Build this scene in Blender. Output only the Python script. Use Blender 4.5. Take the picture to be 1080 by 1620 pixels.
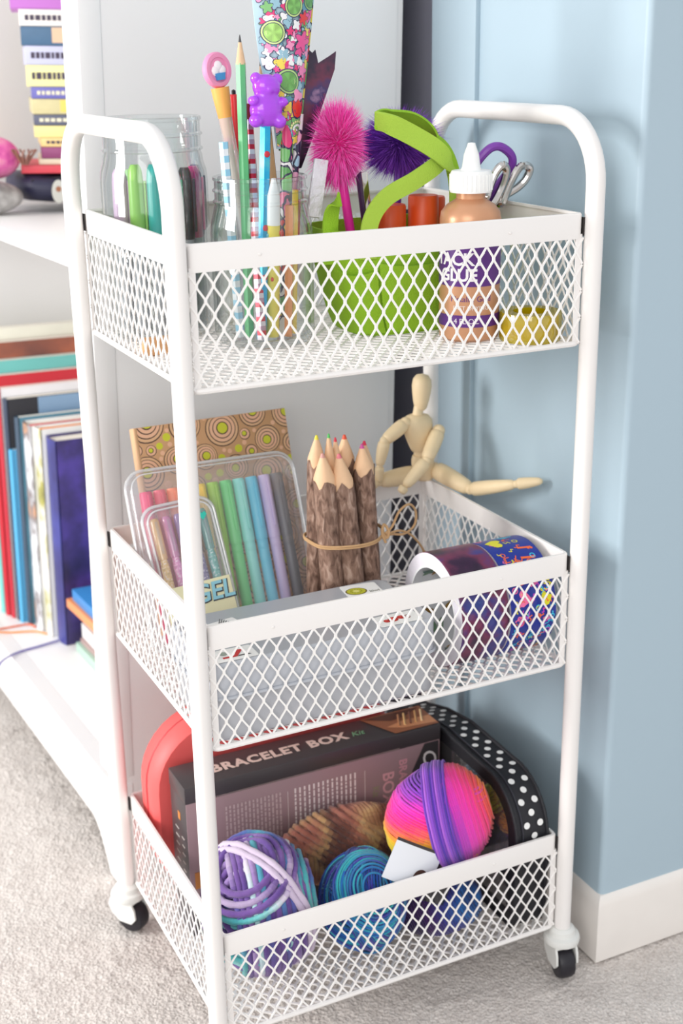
import bpy, bmesh, math, random
from mathutils import Matrix, Vector, Euler, noise
PI = math.pi
S = bpy.context.scene
for o in list(bpy.data.objects): bpy.data.objects.remove(o)
COL = S.collection
R_ = random.Random(7)

# ------------------------------------------------------------------ camera
cam_d = bpy.data.cameras.new('camera'); cam = bpy.data.objects.new('camera', cam_d); COL.objects.link(cam)
cr = Vector((0.8983, -0.4391, -0.0157)); cu = Vector((0.1577, 0.2887, 0.9443)); cf = Vector((0.4102, 0.8508, -0.3286))
m = Matrix.Identity(4)
for i in range(3):
    m[i][0] = cr[i]; m[i][1] = cu[i]; m[i][2] = -cf[i]
m.translation = Vector((-0.3098, -0.9058, 0.8734))
cam.matrix_world = m
cam_d.sensor_fit = 'VERTICAL'; cam_d.sensor_height = 36.0
cam_d.lens = 2114.57 / 1620 * 36.0
cam_d.clip_start = 0.02; cam_d.clip_end = 30
cam_d.dof.use_dof = True; cam_d.dof.focus_distance = 1.08; cam_d.dof.aperture_fstop = 7.0
S.camera = cam

# ------------------------------------------------------------------ world, light, exposure
W = bpy.data.worlds.new('world'); S.world = W; W.use_nodes = True
bgn = W.node_tree.nodes['Background']; bgn.inputs[0].default_value = (0.95, 0.97, 1.0, 1); bgn.inputs[1].default_value = 0.57

def area(name, loc, target, sx, sy, power, color):
    d = bpy.data.lights.new(name, 'AREA'); d.shape = 'RECTANGLE'; d.size = sx; d.size_y = sy; d.energy = power; d.color = color
    o = bpy.data.objects.new(name, d); COL.objects.link(o)
    o.location = loc
    o.rotation_euler = (Vector(target) - Vector(loc)).to_track_quat('-Z', 'Y').to_euler()
    return o
area('window_light', (-2.1, 0.62, 1.0), (0.1, 0.2, 0.5), 0.75, 0.9, 33, (1.0, 0.985, 0.96))
area('room_fill_light', (-1.9, -2.3, 1.7), (0.15, 0.1, 0.4), 1.8, 1.6, 26, (1.0, 0.98, 0.95))  # added fill lamp from behind the camera, brightens the front faces
S.view_settings.view_transform = 'Standard'; S.view_settings.look = 'None'
S.view_settings.exposure = 0.64; S.view_settings.gamma = 1; S.view_settings.use_curve_mapping = False

# ------------------------------------------------------------------ materials
def lin(c):
    return tuple((x / 12.92 if x <= 0.04045 else ((x + 0.055) / 1.055) ** 2.4) for x in c)
def rgb(r, g, b): return lin((r / 255, g / 255, b / 255))
def new_mat(name):
    mt = bpy.data.materials.new(name); mt.use_nodes = True
    nt = mt.node_tree; return mt, nt, nt.nodes['Principled BSDF']
MC = {}
def mat(name, c=(200, 200, 200), rough=0.5, metal=0.0, bump=0.0, bscale=200.0, spec=0.5, sss=0.0, vary=0.0, vscale=60.0, alpha=1.0, coat=0.0):
    if name in MC: return MC[name]
    mt, nt, b = new_mat(name)
    col = rgb(*c)
    b.inputs['Base Color'].default_value = (*col, 1)
    b.inputs['Roughness'].default_value = rough; b.inputs['Metallic'].default_value = metal
    b.inputs['Specular IOR Level'].default_value = spec
    b.inputs['Coat Weight'].default_value = coat
    tc = nt.nodes.new('ShaderNodeTexCoord')
    if vary > 0:
        n = nt.nodes.new('ShaderNodeTexNoise'); n.inputs['Scale'].default_value = vscale; n.inputs['Detail'].default_value = 4
        nt.links.new(tc.outputs['Object'], n.inputs['Vector'])
        mx = nt.nodes.new('ShaderNodeMix'); mx.data_type = 'RGBA'
        mx.inputs[6].default_value = (*[x * (1 - vary) for x in col], 1); mx.inputs[7].default_value = (*[min(1, x * (1 + vary)) for x in col], 1)
        nt.links.new(n.outputs['Fac'], mx.inputs[0]); nt.links.new(mx.outputs[2], b.inputs['Base Color'])
    if bump > 0:
        n = nt.nodes.new('ShaderNodeTexNoise'); n.inputs['Scale'].default_value = bscale; n.inputs['Detail'].default_value = 3
        nt.links.new(tc.outputs['Object'], n.inputs['Vector'])
        bp = nt.nodes.new('ShaderNodeBump'); bp.inputs['Strength'].default_value = bump; bp.inputs['Distance'].default_value = 0.002
        nt.links.new(n.outputs['Fac'], bp.inputs['Height']); nt.links.new(bp.outputs['Normal'], b.inputs['Normal'])
    if sss > 0:
        b.inputs['Subsurface Weight'].default_value = sss; b.inputs['Subsurface Radius'].default_value = (0.004, 0.003, 0.004); b.inputs['Subsurface Scale'].default_value = 1
    MC[name] = mt
    return mt
def clear_mat(name, tint=(255, 255, 255), lo=0.06, hi=0.6, rough=0.05, body=0.0, bodycol=(255, 255, 255)):
    """thin clear plastic or glass sheet: see-through face on, mirror-like towards its edges"""
    if name in MC: return MC[name]
    mt = bpy.data.materials.new(name); mt.use_nodes = True; nt = mt.node_tree; nt.nodes.clear()
    out = nt.nodes.new('ShaderNodeOutputMaterial'); tr = nt.nodes.new('ShaderNodeBsdfTransparent'); gl = nt.nodes.new('ShaderNodeBsdfGlossy')
    tr.inputs[0].default_value = (*rgb(*tint), 1); gl.inputs['Roughness'].default_value = rough
    lw = nt.nodes.new('ShaderNodeLayerWeight'); lw.inputs[0].default_value = 0.35
    mr = nt.nodes.new('ShaderNodeMapRange'); mr.inputs['To Min'].default_value = lo; mr.inputs['To Max'].default_value = hi; mr.interpolation_type = 'SMOOTHSTEP'
    nt.links.new(lw.outputs['Facing'], mr.inputs['Value'])
    mx = nt.nodes.new('ShaderNodeMixShader'); nt.links.new(mr.outputs[0], mx.inputs[0])
    base = tr.outputs[0]
    if body > 0:
        df = nt.nodes.new('ShaderNodeBsdfDiffuse'); df.inputs[0].default_value = (*rgb(*bodycol), 1)
        m2 = nt.nodes.new('ShaderNodeMixShader'); m2.inputs[0].default_value = body
        nt.links.new(tr.outputs[0], m2.inputs[1]); nt.links.new(df.outputs[0], m2.inputs[2]); base = m2.outputs[0]
    nt.links.new(base, mx.inputs[1]); nt.links.new(gl.outputs[0], mx.inputs[2]); nt.links.new(mx.outputs[0], out.inputs[0])
    MC[name] = mt
    return mt
def vcol_mat(name, rough=0.5, bump=0.0, bscale=600, spec=0.5, metal=0.0, coat=0.0, sheen=0.0):
    """colour comes from the mesh's own colour attribute (printed or dyed colour)"""
    if name in MC: return MC[name]
    mt, nt, b = new_mat(name)
    a = nt.nodes.new('ShaderNodeAttribute'); a.attribute_name = 'Col'
    nt.links.new(a.outputs['Color'], b.inputs['Base Color'])
    b.inputs['Roughness'].default_value = rough; b.inputs['Specular IOR Level'].default_value = spec; b.inputs['Metallic'].default_value = metal
    b.inputs['Coat Weight'].default_value = coat; b.inputs['Sheen Weight'].default_value = sheen
    if bump > 0:
        tc = nt.nodes.new('ShaderNodeTexCoord'); n = nt.nodes.new('ShaderNodeTexNoise'); n.inputs['Scale'].default_value = bscale
        nt.links.new(tc.outputs['Object'], n.inputs['Vector'])
        bp = nt.nodes.new('ShaderNodeBump'); bp.inputs['Strength'].default_value = bump; bp.inputs['Distance'].default_value = 0.001
        nt.links.new(n.outputs['Fac'], bp.inputs['Height']); nt.links.new(bp.outputs['Normal'], b.inputs['Normal'])
    MC[name] = mt
    return mt
def ramp_mat(name, stops, scale=30, detail=6, rough=0.4, mode='noise', stretch=(1, 1, 1), constant=False, metal=0.0, dist=0.0, bump=0.0):
    if name in MC: return MC[name]
    mt, nt, b = new_mat(name)
    tc = nt.nodes.new('ShaderNodeTexCoord'); mp = nt.nodes.new('ShaderNodeMapping'); mp.inputs['Scale'].default_value = stretch
    nt.links.new(tc.outputs['Object'], mp.inputs['Vector'])
    cr_ = nt.nodes.new('ShaderNodeValToRGB'); el = cr_.color_ramp.elements
    while len(el) > 1: el.remove(el[-1])
    el[0].position = stops[0][0]; el[0].color = (*rgb(*stops[0][1]), 1)
    for p_, c_ in stops[1:]:
        e = el.new(p_); e.color = (*rgb(*c_), 1)
    if constant: cr_.color_ramp.interpolation = 'CONSTANT'
    if mode == 'noise':
        n = nt.nodes.new('ShaderNodeTexNoise'); n.inputs['Scale'].default_value = scale; n.inputs['Detail'].default_value = detail; n.inputs['Distortion'].default_value = dist
        nt.links.new(mp.outputs[0], n.inputs['Vector']); src = n.outputs['Fac']
    elif mode == 'voronoi':
        n = nt.nodes.new('ShaderNodeTexVoronoi'); n.inputs['Scale'].default_value = scale
        nt.links.new(mp.outputs[0], n.inputs['Vector'])
        sp = nt.nodes.new('ShaderNodeSeparateColor'); nt.links.new(n.outputs['Color'], sp.inputs[0]); src = sp.outputs[0]
    elif mode == 'wave':
        n = nt.nodes.new('ShaderNodeTexWave'); n.inputs['Scale'].default_value = scale; n.inputs['Distortion'].default_value = dist
        n.bands_direction = 'Z'
        nt.links.new(mp.outputs[0], n.inputs['Vector']); src = n.outputs['Fac']
    if mode == 'voronoi' and dist > 0:
        nz = nt.nodes.new('ShaderNodeTexNoise'); nz.inputs['Scale'].default_value = scale * 0.5
        nt.links.new(mp.outputs[0], nz.inputs['Vector'])
        va_ = nt.nodes.new('ShaderNodeVectorMath'); va_.operation = 'MULTIPLY_ADD'; va_.inputs[1].default_value = (dist, dist, dist)
        nt.links.new(nz.outputs['Color'], va_.inputs[0]); nt.links.new(mp.outputs[0], va_.inputs[2])
        nt.links.new(va_.outputs[0], n.inputs['Vector']); VEC = va_.outputs[0]
    else: VEC = mp.outputs[0]
    nt.links.new(src, cr_.inputs[0])
    if mode == 'voronoi':        # dark printed outlines between the colour cells
        e2 = nt.nodes.new('ShaderNodeTexVoronoi'); e2.feature = 'DISTANCE_TO_EDGE'; e2.inputs['Scale'].default_value = scale
        nt.links.new(VEC, e2.inputs['Vector'])
        lt = nt.nodes.new('ShaderNodeMath'); lt.operation = 'LESS_THAN'; lt.inputs[1].default_value = 0.05
        nt.links.new(e2.outputs['Distance'], lt.inputs[0])
        mx = nt.nodes.new('ShaderNodeMix'); mx.data_type = 'RGBA'; mx.inputs[7].default_value = (*rgb(50, 45, 75), 1)
        nt.links.new(lt.outputs[0], mx.inputs[0]); nt.links.new(cr_.outputs[0], mx.inputs[6]); nt.links.new(mx.outputs[2], b.inputs['Base Color'])
    else:
        nt.links.new(cr_.outputs[0], b.inputs['Base Color'])
    if bump > 0:
        bp = nt.nodes.new('ShaderNodeBump'); bp.inputs['Strength'].default_value = bump; bp.inputs['Distance'].default_value = 0.0015
        nt.links.new(src, bp.inputs['Height']); nt.links.new(bp.outputs['Normal'], b.inputs['Normal'])
    b.inputs['Roughness'].default_value = rough; b.inputs['Metallic'].default_value = metal
    MC[name] = mt
    return mt

WHITE = mat('white_powder_coat', (238, 234, 231), rough=0.38, bump=0.03, bscale=500)
SHELFW = mat('white_melamine', (240, 239, 238), rough=0.42)
STRAND = mat('white_mesh_paint', (244, 241, 238), rough=0.45)

# ------------------------------------------------------------------ mesh builder
class MB:
    def __init__(s): s.v = []; s.f = []; s.c = []; s.mi = []; s.col = (1, 1, 1); s.m = 0; s.usecol = False
    def color(s, *c): s.col = rgb(*c); s.usecol = True; return s
    def add(s, verts, faces, M=None):
        k = len(s.v)
        for p in verts:
            s.v.append((M @ Vector(p)) if M is not None else Vector(p))
        for f in faces: s.f.append(tuple(k + i for i in f)); s.c.append(s.col); s.mi.append(s.m)
        return s
    def merge(s, o, M=None):
        k = len(s.v)
        s.v += [(M @ p) if M is not None else p.copy() for p in o.v]
        s.f += [tuple(k + i for i in f) for f in o.f]; s.c += o.c; s.mi += o.mi; s.usecol = s.usecol or o.usecol
        return s
    def box(s, c, d, M=None):
        x, y, z = c; a, b, h = d[0] / 2, d[1] / 2, d[2] / 2
        vs = [(x + i * a, y + j * b, z + k * h) for k in (-1, 1) for j in (-1, 1) for i in (-1, 1)]
        return s.add(vs, [(0, 2, 3, 1), (4, 5, 7, 6), (0, 1, 5, 4), (2, 6, 7, 3), (0, 4, 6, 2), (1, 3, 7, 5)], M)
    def rbox(s, c, d, r=0.002, seg=2, M=None):
        bm = bmesh.new(); bmesh.ops.create_cube(bm, size=1)
        for v in bm.verts: v.co = Vector((v.co.x * d[0] + c[0], v.co.y * d[1] + c[1], v.co.z * d[2] + c[2]))
        bmesh.ops.bevel(bm, geom=list(bm.edges), offset=r, segments=seg, affect='EDGES', profile=0.5)
        bm.verts.index_update()
        s.add([v.co.copy() for v in bm.verts], [[v.index for v in f.verts] for f in bm.faces], M); bm.free(); return s
    def tube(s, path, r, n=10, closed=False, cap=True, M=None, flat=None, up=None, twist=0.0):
        """sweep; r number or list; flat=(w,t) sweeps a rectangle-like ellipse"""
        P = [Vector(p) for p in path]; N = len(P); rings = []
        prev = None
        vs = []; fs = []
        for i in range(N):
            if closed: t = P[(i + 1) % N] - P[i - 1]
            else: t = P[min(i + 1, N - 1)] - P[max(i - 1, 0)]
            t.normalize()
            if prev is None:
                ref = Vector(up) if up is not None else (Vector((0, 0, 1)) if abs(t.z) < 0.9 else Vector((1, 0, 0)))
                a = (ref - t * ref.dot(t)).normalized()
            else:
                a = prev - t * prev.dot(t)
                if up is not None:
                    u2 = Vector(up); u2 = u2 - t * u2.dot(t)
                    if u2.length > 1e-4: a = u2
                a = a.normalized() if a.length > 1e-9 else t.orthogonal().normalized()
            prev = a; b = t.cross(a)
            rr = r[i] if isinstance(r, (list, tuple)) else r
            for k in range(n):
                th = 2 * PI * k / n + twist
                if flat:
                    cs, sn = math.cos(th), math.sin(th)
                    e = 0.35
                    q = a * (math.copysign(abs(cs) ** e, cs) * flat[0] / 2 * rr) + b * (math.copysign(abs(sn) ** e, sn) * flat[1] / 2 * rr)
                else: q = a * (math.cos(th) * rr) + b * (math.sin(th) * rr)
                vs.append(P[i] + q)
        L = N if closed else N - 1
        for i in range(L):
            j = (i + 1) % N
            for k in range(n):
                k2 = (k + 1) % n
                fs.append((i * n + k, i * n + k2, j * n + k2, j * n + k))
        if cap and not closed:
            fs.append(tuple(reversed(range(n)))); fs.append(tuple((N - 1) * n + k for k in range(n)))
        return s.add(vs, fs, M)
    def lathe(s, prof, n=32, M=None, close=False, sx=1.0, sy=1.0):
        vs = []; fs = []
        for (r, z) in prof:
            for k in range(n):
                a = 2 * PI * k / n; vs.append((r * sx * math.cos(a), r * sy * math.sin(a), z))
        for i in range(len(prof) - 1):
            for k in range(n):
                k2 = (k + 1) % n; fs.append((i * n + k, i * n + k2, (i + 1) * n + k2, (i + 1) * n + k))
        if prof[0][0] > 1e-6 and not close: fs.append(tuple(reversed(range(n))))
        if prof[-1][0] > 1e-6 and not close: fs.append(tuple((len(prof) - 1) * n + k for k in range(n)))
        return s.add(vs, fs, M)
    def prism(s, poly, d, M=None, z0=0.0):
        n = len(poly); vs = [(x, y, z0) for x, y in poly] + [(x, y, z0 + d) for x, y in poly]
        fs = [tuple(reversed(range(n))), tuple(range(n, 2 * n))] + [(i, (i + 1) % n, n + (i + 1) % n, n + i) for i in range(n)]
        return s.add(vs, fs, M)
    def ball(s, c, r, n=20, m=12, M=None):
        rx, ry, rz = r if isinstance(r, (tuple, list)) else (r, r, r)
        vs = [(c[0], c[1], c[2] - rz)]; fs = []
        for i in range(1, m):
            ph = PI * i / m
            for k in range(n):
                a = 2 * PI * k / n
                vs.append((c[0] + rx * math.sin(ph) * math.cos(a), c[1] + ry * math.sin(ph) * math.sin(a), c[2] - rz * math.cos(ph)))
        vs.append((c[0], c[1], c[2] + rz))
        for k in range(n):
            k2 = (k + 1) % n; fs.append((0, 1 + k2, 1 + k)); e = 1 + (m - 2) * n; fs.append((len(vs) - 1, e + k, e + k2))
        for i in range(m - 2):
            for k in range(n):
                k2 = (k + 1) % n; a = 1 + i * n; fs.append((a + k, a + k2, a + n + k2, a + n + k))
        return s.add(vs, fs, M)
    def disc(s, c, r, n=20, z=0.0, M=None, r0=0.0):
        if r0 <= 0:
            return s.add([(c[0] + r * math.cos(2 * PI * k / n), c[1] + r * math.sin(2 * PI * k / n), z) for k in range(n)], [tuple(range(n))], M)
        vs = [(c[0] + q * math.cos(2 * PI * k / n), c[1] + q * math.sin(2 * PI * k / n), z) for q in (r0, r) for k in range(n)]
        return s.add(vs, [(k, n + k, n + (k + 1) % n, (k + 1) % n) for k in range(n)], M)

INV = {}
def mesh_of(name, b, mats, ang=35):
    me = bpy.data.meshes.new(name)
    me.from_pydata([tuple(p) for p in b.v], [], b.f)
    for mm in (mats if isinstance(mats, (list, tuple)) else [mats]): me.materials.append(mm)
    if b.usecol:
        at = me.color_attributes.new('Col', 'FLOAT_COLOR', 'CORNER')
        buf = []
        for f, c in zip(b.f, b.c): buf.extend((c[0], c[1], c[2], 1.0) * len(f))
        at.data.foreach_set('color', buf)
    me.polygons.foreach_set('material_index', b.mi)
    me.polygons.foreach_set('use_smooth', [True] * len(b.f))
    me.set_sharp_from_angle(angle=math.radians(ang))
    me.update()
    return me
I4 = Matrix.Identity(4)
def tr(x=0, y=0, z=0): return Matrix.Translation((x, y, z))
def rot(a, ax): return Matrix.Rotation(a, 4, ax)
def tagp(o, label=None, cat=None, group=None, kind=None):
    if label: o['label'] = label
    if cat: o['category'] = cat
    if group: o['group'] = group
    if kind: o['kind'] = kind
    return o
def thing(name, label, cat, M=I4, group=None):
    o = bpy.data.objects.new(name, None); o.empty_display_size = 0.02; COL.objects.link(o); o.matrix_world = M
    INV[o.name] = (M.copy(), M.inverted())
    return tagp(o, label, cat, group)
def part(name, b, mats, parent, world=False, label=None, kind=None, ang=35):
    """a part; its builder is in the thing's frame, or in world coordinates when world=True"""
    if world:
        Mi = INV[parent.name][1]; b.v = [Mi @ p for p in b.v]
    me = mesh_of(name, b, mats, ang); o = bpy.data.objects.new(name, me); COL.objects.link(o); o.parent = parent
    INV[o.name] = INV[parent.name]
    return tagp(o, label, None, None, kind)
def solo(name, label, cat, b, mats, M=I4, world=False, group=None, kind=None, ang=35):
    if world:
        Mi = M.inverted(); b.v = [Mi @ p for p in b.v]
    me = mesh_of(name, b, mats, ang); o = bpy.data.objects.new(name, me); COL.objects.link(o); o.matrix_world = M
    INV[o.name] = (M.copy(), M.inverted())
    return tagp(o, label, cat, group, kind)
def struct(name, b, mats, label=None, ang=35):
    me = mesh_of(name, b, mats, ang); o = bpy.data.objects.new(name, me); COL.objects.link(o); o['kind'] = 'structure'
    INV[o.name] = (I4, I4)
    if label: o['label'] = label
    return o
def text_mb(txt, size, depth=0.0004, align='CENTER', space=1.0, bold=0.0, shear=0.0, col=None):
    cu_ = bpy.data.curves.new('t', 'FONT'); cu_.body = txt; cu_.size = size; cu_.extrude = depth / 2; cu_.align_x = align; cu_.align_y = 'CENTER'
    cu_.space_character = space; cu_.offset = bold; cu_.resolution_u = 3; cu_.shear = shear
    ob = bpy.data.objects.new('t', cu_); COL.objects.link(ob)
    dg = bpy.context.evaluated_depsgraph_get(); me = bpy.data.meshes.new_from_object(ob.evaluated_get(dg))
    b = MB()
    if col: b.color(*col)
    b.add([v.co.copy() for v in me.vertices], [list(p.vertices) for p in me.polygons])
    bpy.data.objects.remove(ob); bpy.data.curves.remove(cu_); bpy.data.meshes.remove(me)
    return b
def arc(cx, cy, r, a0, a1, n):
    return [(cx + r * math.cos(a0 + (a1 - a0) * i / n), cy + r * math.sin(a0 + (a1 - a0) * i / n)) for i in range(n + 1)]
def rrect(w, h, r, n=5, cx=0, cy=0):
    p = []
    for (sx, sy, a) in ((1, 1, 0), (-1, 1, PI / 2), (-1, -1, PI), (1, -1, 1.5 * PI)):
        p += arc(cx + sx * (w / 2 - r), cy + sy * (h / 2 - r), r, a, a + PI / 2, n)
    return p
def axis_M(A, B, roll=0.0):
    """frame at A whose +z runs to B"""
    A = Vector(A); B = Vector(B); z = (B - A).normalized()
    x = Vector((0, -1, 0)).cross(z)
    x = x.normalized() if x.length > 0.1 else Vector((1, 0, 0)); y = z.cross(x)
    M = Matrix.Identity(4)
    for i in range(3): M[i][0] = x[i]; M[i][1] = y[i]; M[i][2] = z[i]
    M.translation = A
    return M @ rot(roll, 'Z')


# ================================================================== THE ROOM
def carpet_mat():
    mt, nt, b = new_mat('beige_carpet')
    tc = nt.nodes.new('ShaderNodeTexCoord')
    n1 = nt.nodes.new('ShaderNodeTexNoise'); n1.inputs['Scale'].default_value = 420; n1.inputs['Detail'].default_value = 3; n1.inputs['Roughness'].default_value = 0.7
    n2 = nt.nodes.new('ShaderNodeTexNoise'); n2.inputs['Scale'].default_value = 26; n2.inputs['Detail'].default_value = 3
    n3 = nt.nodes.new('ShaderNodeTexVoronoi'); n3.inputs['Scale'].default_value = 260
    for n in (n1, n2, n3): nt.links.new(tc.outputs['Object'], n.inputs['Vector'])
    mx = nt.nodes.new('ShaderNodeMix'); mx.data_type = 'RGBA'
    mx.inputs[6].default_value = (*rgb(172, 158, 150), 1); mx.inputs[7].default_value = (*rgb(252, 246, 240), 1)
    ad = nt.nodes.new('ShaderNodeMath'); ad.operation = 'MULTIPLY_ADD'; ad.inputs[1].default_value = 0.35; ad.inputs[2].default_value = -0.32
    nt.links.new(n2.outputs['Fac'], ad.inputs[0])
    a2 = nt.nodes.new('ShaderNodeMath'); a2.operation = 'MULTIPLY_ADD'; a2.inputs[1].default_value = 1.35
    nt.links.new(n1.outputs['Fac'], a2.inputs[0]); nt.links.new(ad.outputs[0], a2.inputs[2])
    nt.links.new(a2.outputs[0], mx.inputs[0]); nt.links.new(mx.outputs[2], b.inputs['Base Color'])
    b.inputs['Roughness'].default_value = 0.95; b.inputs['Specular IOR Level'].default_value = 0.1; b.inputs['Sheen Weight'].default_value = 0.2
    s_ = nt.nodes.new('ShaderNodeMath'); s_.operation = 'ADD'
    nt.links.new(n1.outputs['Fac'], s_.inputs[0]); nt.links.new(n3.outputs['Distance'], s_.inputs[1])
    bp = nt.nodes.new('ShaderNodeBump'); bp.inputs['Strength'].default_value = 0.55; bp.inputs['Distance'].default_value = 0.004
    nt.links.new(s_.outputs[0], bp.inputs['Height']); nt.links.new(bp.outputs['Normal'], b.inputs['Normal'])
    return mt
CARPET = carpet_mat()
b = MB(); b.box((0.3, 0.3, -0.05), (7, 6, 0.094)); struct('floor', b, CARPET, 'beige looped carpet floor')
# near strip of pile as real relief
b = MB(); nx, ny = 330, 250; x0, y0, dx, dy = -0.42, -0.16, 0.0037, 0.0037
vs = []
for j in range(ny):
    for i in range(nx):
        x = x0 + i * dx + R_.uniform(-.001, .001); y = y0 + j * dy + R_.uniform(-.001, .001)
        vs.append((x, y, -0.0035 + 0.0015 * noise.noise((x * 30, y * 30, 0)) + R_.uniform(0, 0.0026)))
b.add(vs, [(j * nx + i, j * nx + i + 1, (j + 1) * nx + i + 1, (j + 1) * nx + i) for j in range(ny - 1) for i in range(nx - 1)])
o = struct('carpet_pile', b, CARPET, 'short uneven beige carpet pile', ang=180); o['kind'] = 'stuff'; o['category'] = 'carpet'; o['label'] = 'short uneven beige carpet pile under the white cart'

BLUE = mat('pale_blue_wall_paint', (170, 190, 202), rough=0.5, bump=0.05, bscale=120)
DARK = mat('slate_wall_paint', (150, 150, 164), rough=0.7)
wx = 0.405
poly = [(wx, 0.338)] + [(wx + 0.006 - 0.006 * math.cos(a), 0.006 - 0.006 * math.sin(a)) for a in [i * PI / 10 for i in range(6)]] + [(2.6, 0.0), (2.6, 0.338)]
b = MB(); b.prism(poly, 2.38, z0=0.02); struct('wall_right', b, BLUE, 'pale blue wall pier with a rounded outer corner')
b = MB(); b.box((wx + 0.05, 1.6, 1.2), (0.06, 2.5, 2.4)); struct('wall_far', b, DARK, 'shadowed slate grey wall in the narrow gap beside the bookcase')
b = MB(); b.rbox((wx - 0.0012, 0.297, 1.2), (0.008, 0.084, 2.2), 0.0015); struct('trim_1', b, BLUE, 'flat blue casing strip on the pier')
BASE = mat('off_white_gloss_trim', (238, 232, 226), rough=0.4, vary=0.05, vscale=25)
def bprof(sx): return [(0, 0.0), (sx, 0.0), (sx, 0.064), (sx * 0.75, 0.070), (0, 0.0745)]
b = MB()
x1, y1 = wx - 0.006, -0.006
ring = lambda px, py: [(px, py)]
# mitred L-shaped baseboard: left run along the pier, right run along the front
prof = [(0.012, 0.0), (0.0, 0.0), (0.0, 0.064), (0.0018, 0.0705), (0.0055, 0.0738), (0.012, 0.0745)]
vs = []; fs = []
for (sx, sy) in ((0, 1), (1, 1), (2, 1)):
    for (d, z) in prof:
        if sx == 0: p = (x1 + d, 0.338, z)
        elif sx == 1: p = (x1 + d, y1 + d, z)
        else: p = (2.6, y1 + d, z)
        vs.append(p)
n = len(prof)
for i in range(2):
    for k in range(n - 1): fs.append((i * n + k, i * n + k + 1, (i + 1) * n + k + 1, (i + 1) * n + k))
fs.append(tuple(range(n))); fs.append(tuple(reversed(range(2 * n, 3 * n))))
b.add(vs, fs); struct('baseboard_right', b, BASE, 'off-white baseboard wrapping the blue pier')

# ================================================================== BOOKCASE
BM = tr(0.0125, 0.343, 0.0) @ rot(math.radians(3.5), 'Z') @ rot(math.radians(1.7), 'Y')
bc = thing('bookcase', 'tall white bookcase behind the cart with open shelves of books', 'bookcase', BM)
b = MB()      # near side panel with its shaped front foot
pl = [(0.0, 0.0), (0.04, 0.0015), (0.055, 0.008), (0.28, 0.0115), (0.30, 0.0125), (0.337, 0.0125), (0.337, 1.35), (0.0, 1.35)]
bp_ = MB(); bp_.prism([(x, z) for x, z in pl], 0.018)
b.merge(bp_, Matrix(((1, 0, 0, 0), (0, 0, -1, 0.0195), (0, 1, 0, 0), (0, 0, 0, 1)))); part('side_panel', b, SHELFW, bc)
b = MB(); b.merge(bp_, Matrix(((1, 0, 0, 0), (0, 0, -1, 0.6595), (0, 1, 0, 0), (0, 0, 0, 1)))); part('side_panel', b, SHELFW, bc)
b = MB(); b.rbox((0.0105, 0.0225, 0.74), (0.022, 0.045, 1.22), 0.0012); part('stile', b, SHELFW, bc)
b = MB(); b.rbox((0.0105, 0.6375, 0.74), (0.022, 0.045, 1.22), 0.0012); part('stile', b, SHELFW, bc)
b = MB()      # apron with curved feet, profile in local y-z
ap = [(0.0, 0.0), (0.028, 0.0), (0.036, 0.012), (0.048, 0.026), (0.060, 0.039), (0.078, 0.048), (0.582, 0.048), (0.600, 0.039), (0.612, 0.026), (0.624, 0.012), (0.632, 0.0), (0.66, 0.0), (0.66, 0.1212), (0.0, 0.1212)]
b.prism([(p[0], p[1]) for p in ap], 0.020, Matrix(((0, 0, 1, -0.0005), (1, 0, 0, 0), (0, 1, 0, 0), (0, 0, 0, 1)))); part('apron', b, SHELFW, bc)
b = MB(); b.rbox((0.167, 0.33, 0.1125), (0.33, 0.62, 0.017), 0.001); part('bottom_shelf', b, SHELFW, bc)
b = MB(); b.rbox((0.170, 0.33, 0.6775), (0.33, 0.62, 0.0155), 0.0012); part('shelf', b, SHELFW, bc)
b = MB(); b.rbox((0.170, 0.33, 1.24), (0.33, 0.62, 0.0155), 0.0012); part('shelf', b, SHELFW, bc)
b = MB(); b.box((0.3405, 0.33, 0.72), (0.007, 0.655, 1.25)); part('back_panel', b, SHELFW, bc)
b = MB(); b.rbox((0.165, 0.33, 1.36), (0.36, 0.69, 0.018), 0.002); part('top_board', b, SHELFW, bc)

# ================================================================== THE CART
CW, CD, PR = 0.36, 0.266, 0.008
BX0, BX1, BY0, BY1 = 0.0087, CW - 0.0087, 0.001, 0.2645
ZT = 0.8173
TIERS = [(0.7430, 0.6356), (0.4471, 0.3394), (0.1595, 0.0568)]
cart = thing('utility_cart', 'white metal three-tier rolling cart with wire mesh baskets', 'cart', tr(CW / 2, CD / 2, 0.0))
def ups(x):
    p = [(x, 0, 0.048), (x, 0, 0.3), (x, 0, 0.55)]; R = 0.052
    p += [(x, R - R * math.cos(a), ZT - R + R * math.sin(a)) for a in [i * PI / 20 for i in range(0, 11)]]
    p += [(x, CD / 2, ZT)]
    p += [(x, CD - R + R * math.sin(a), ZT - R + R * math.cos(a)) for a in [i * PI / 20 for i in range(0, 11)]]
    p += [(x, CD, 0.55), (x, CD, 0.3), (x, CD, 0.048)]
    return p
for x in (0, CW):
    b = MB(); b.tube(ups(x), PR, 20); part('tube_handle_frame', b, WHITE, cart, True)

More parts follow.
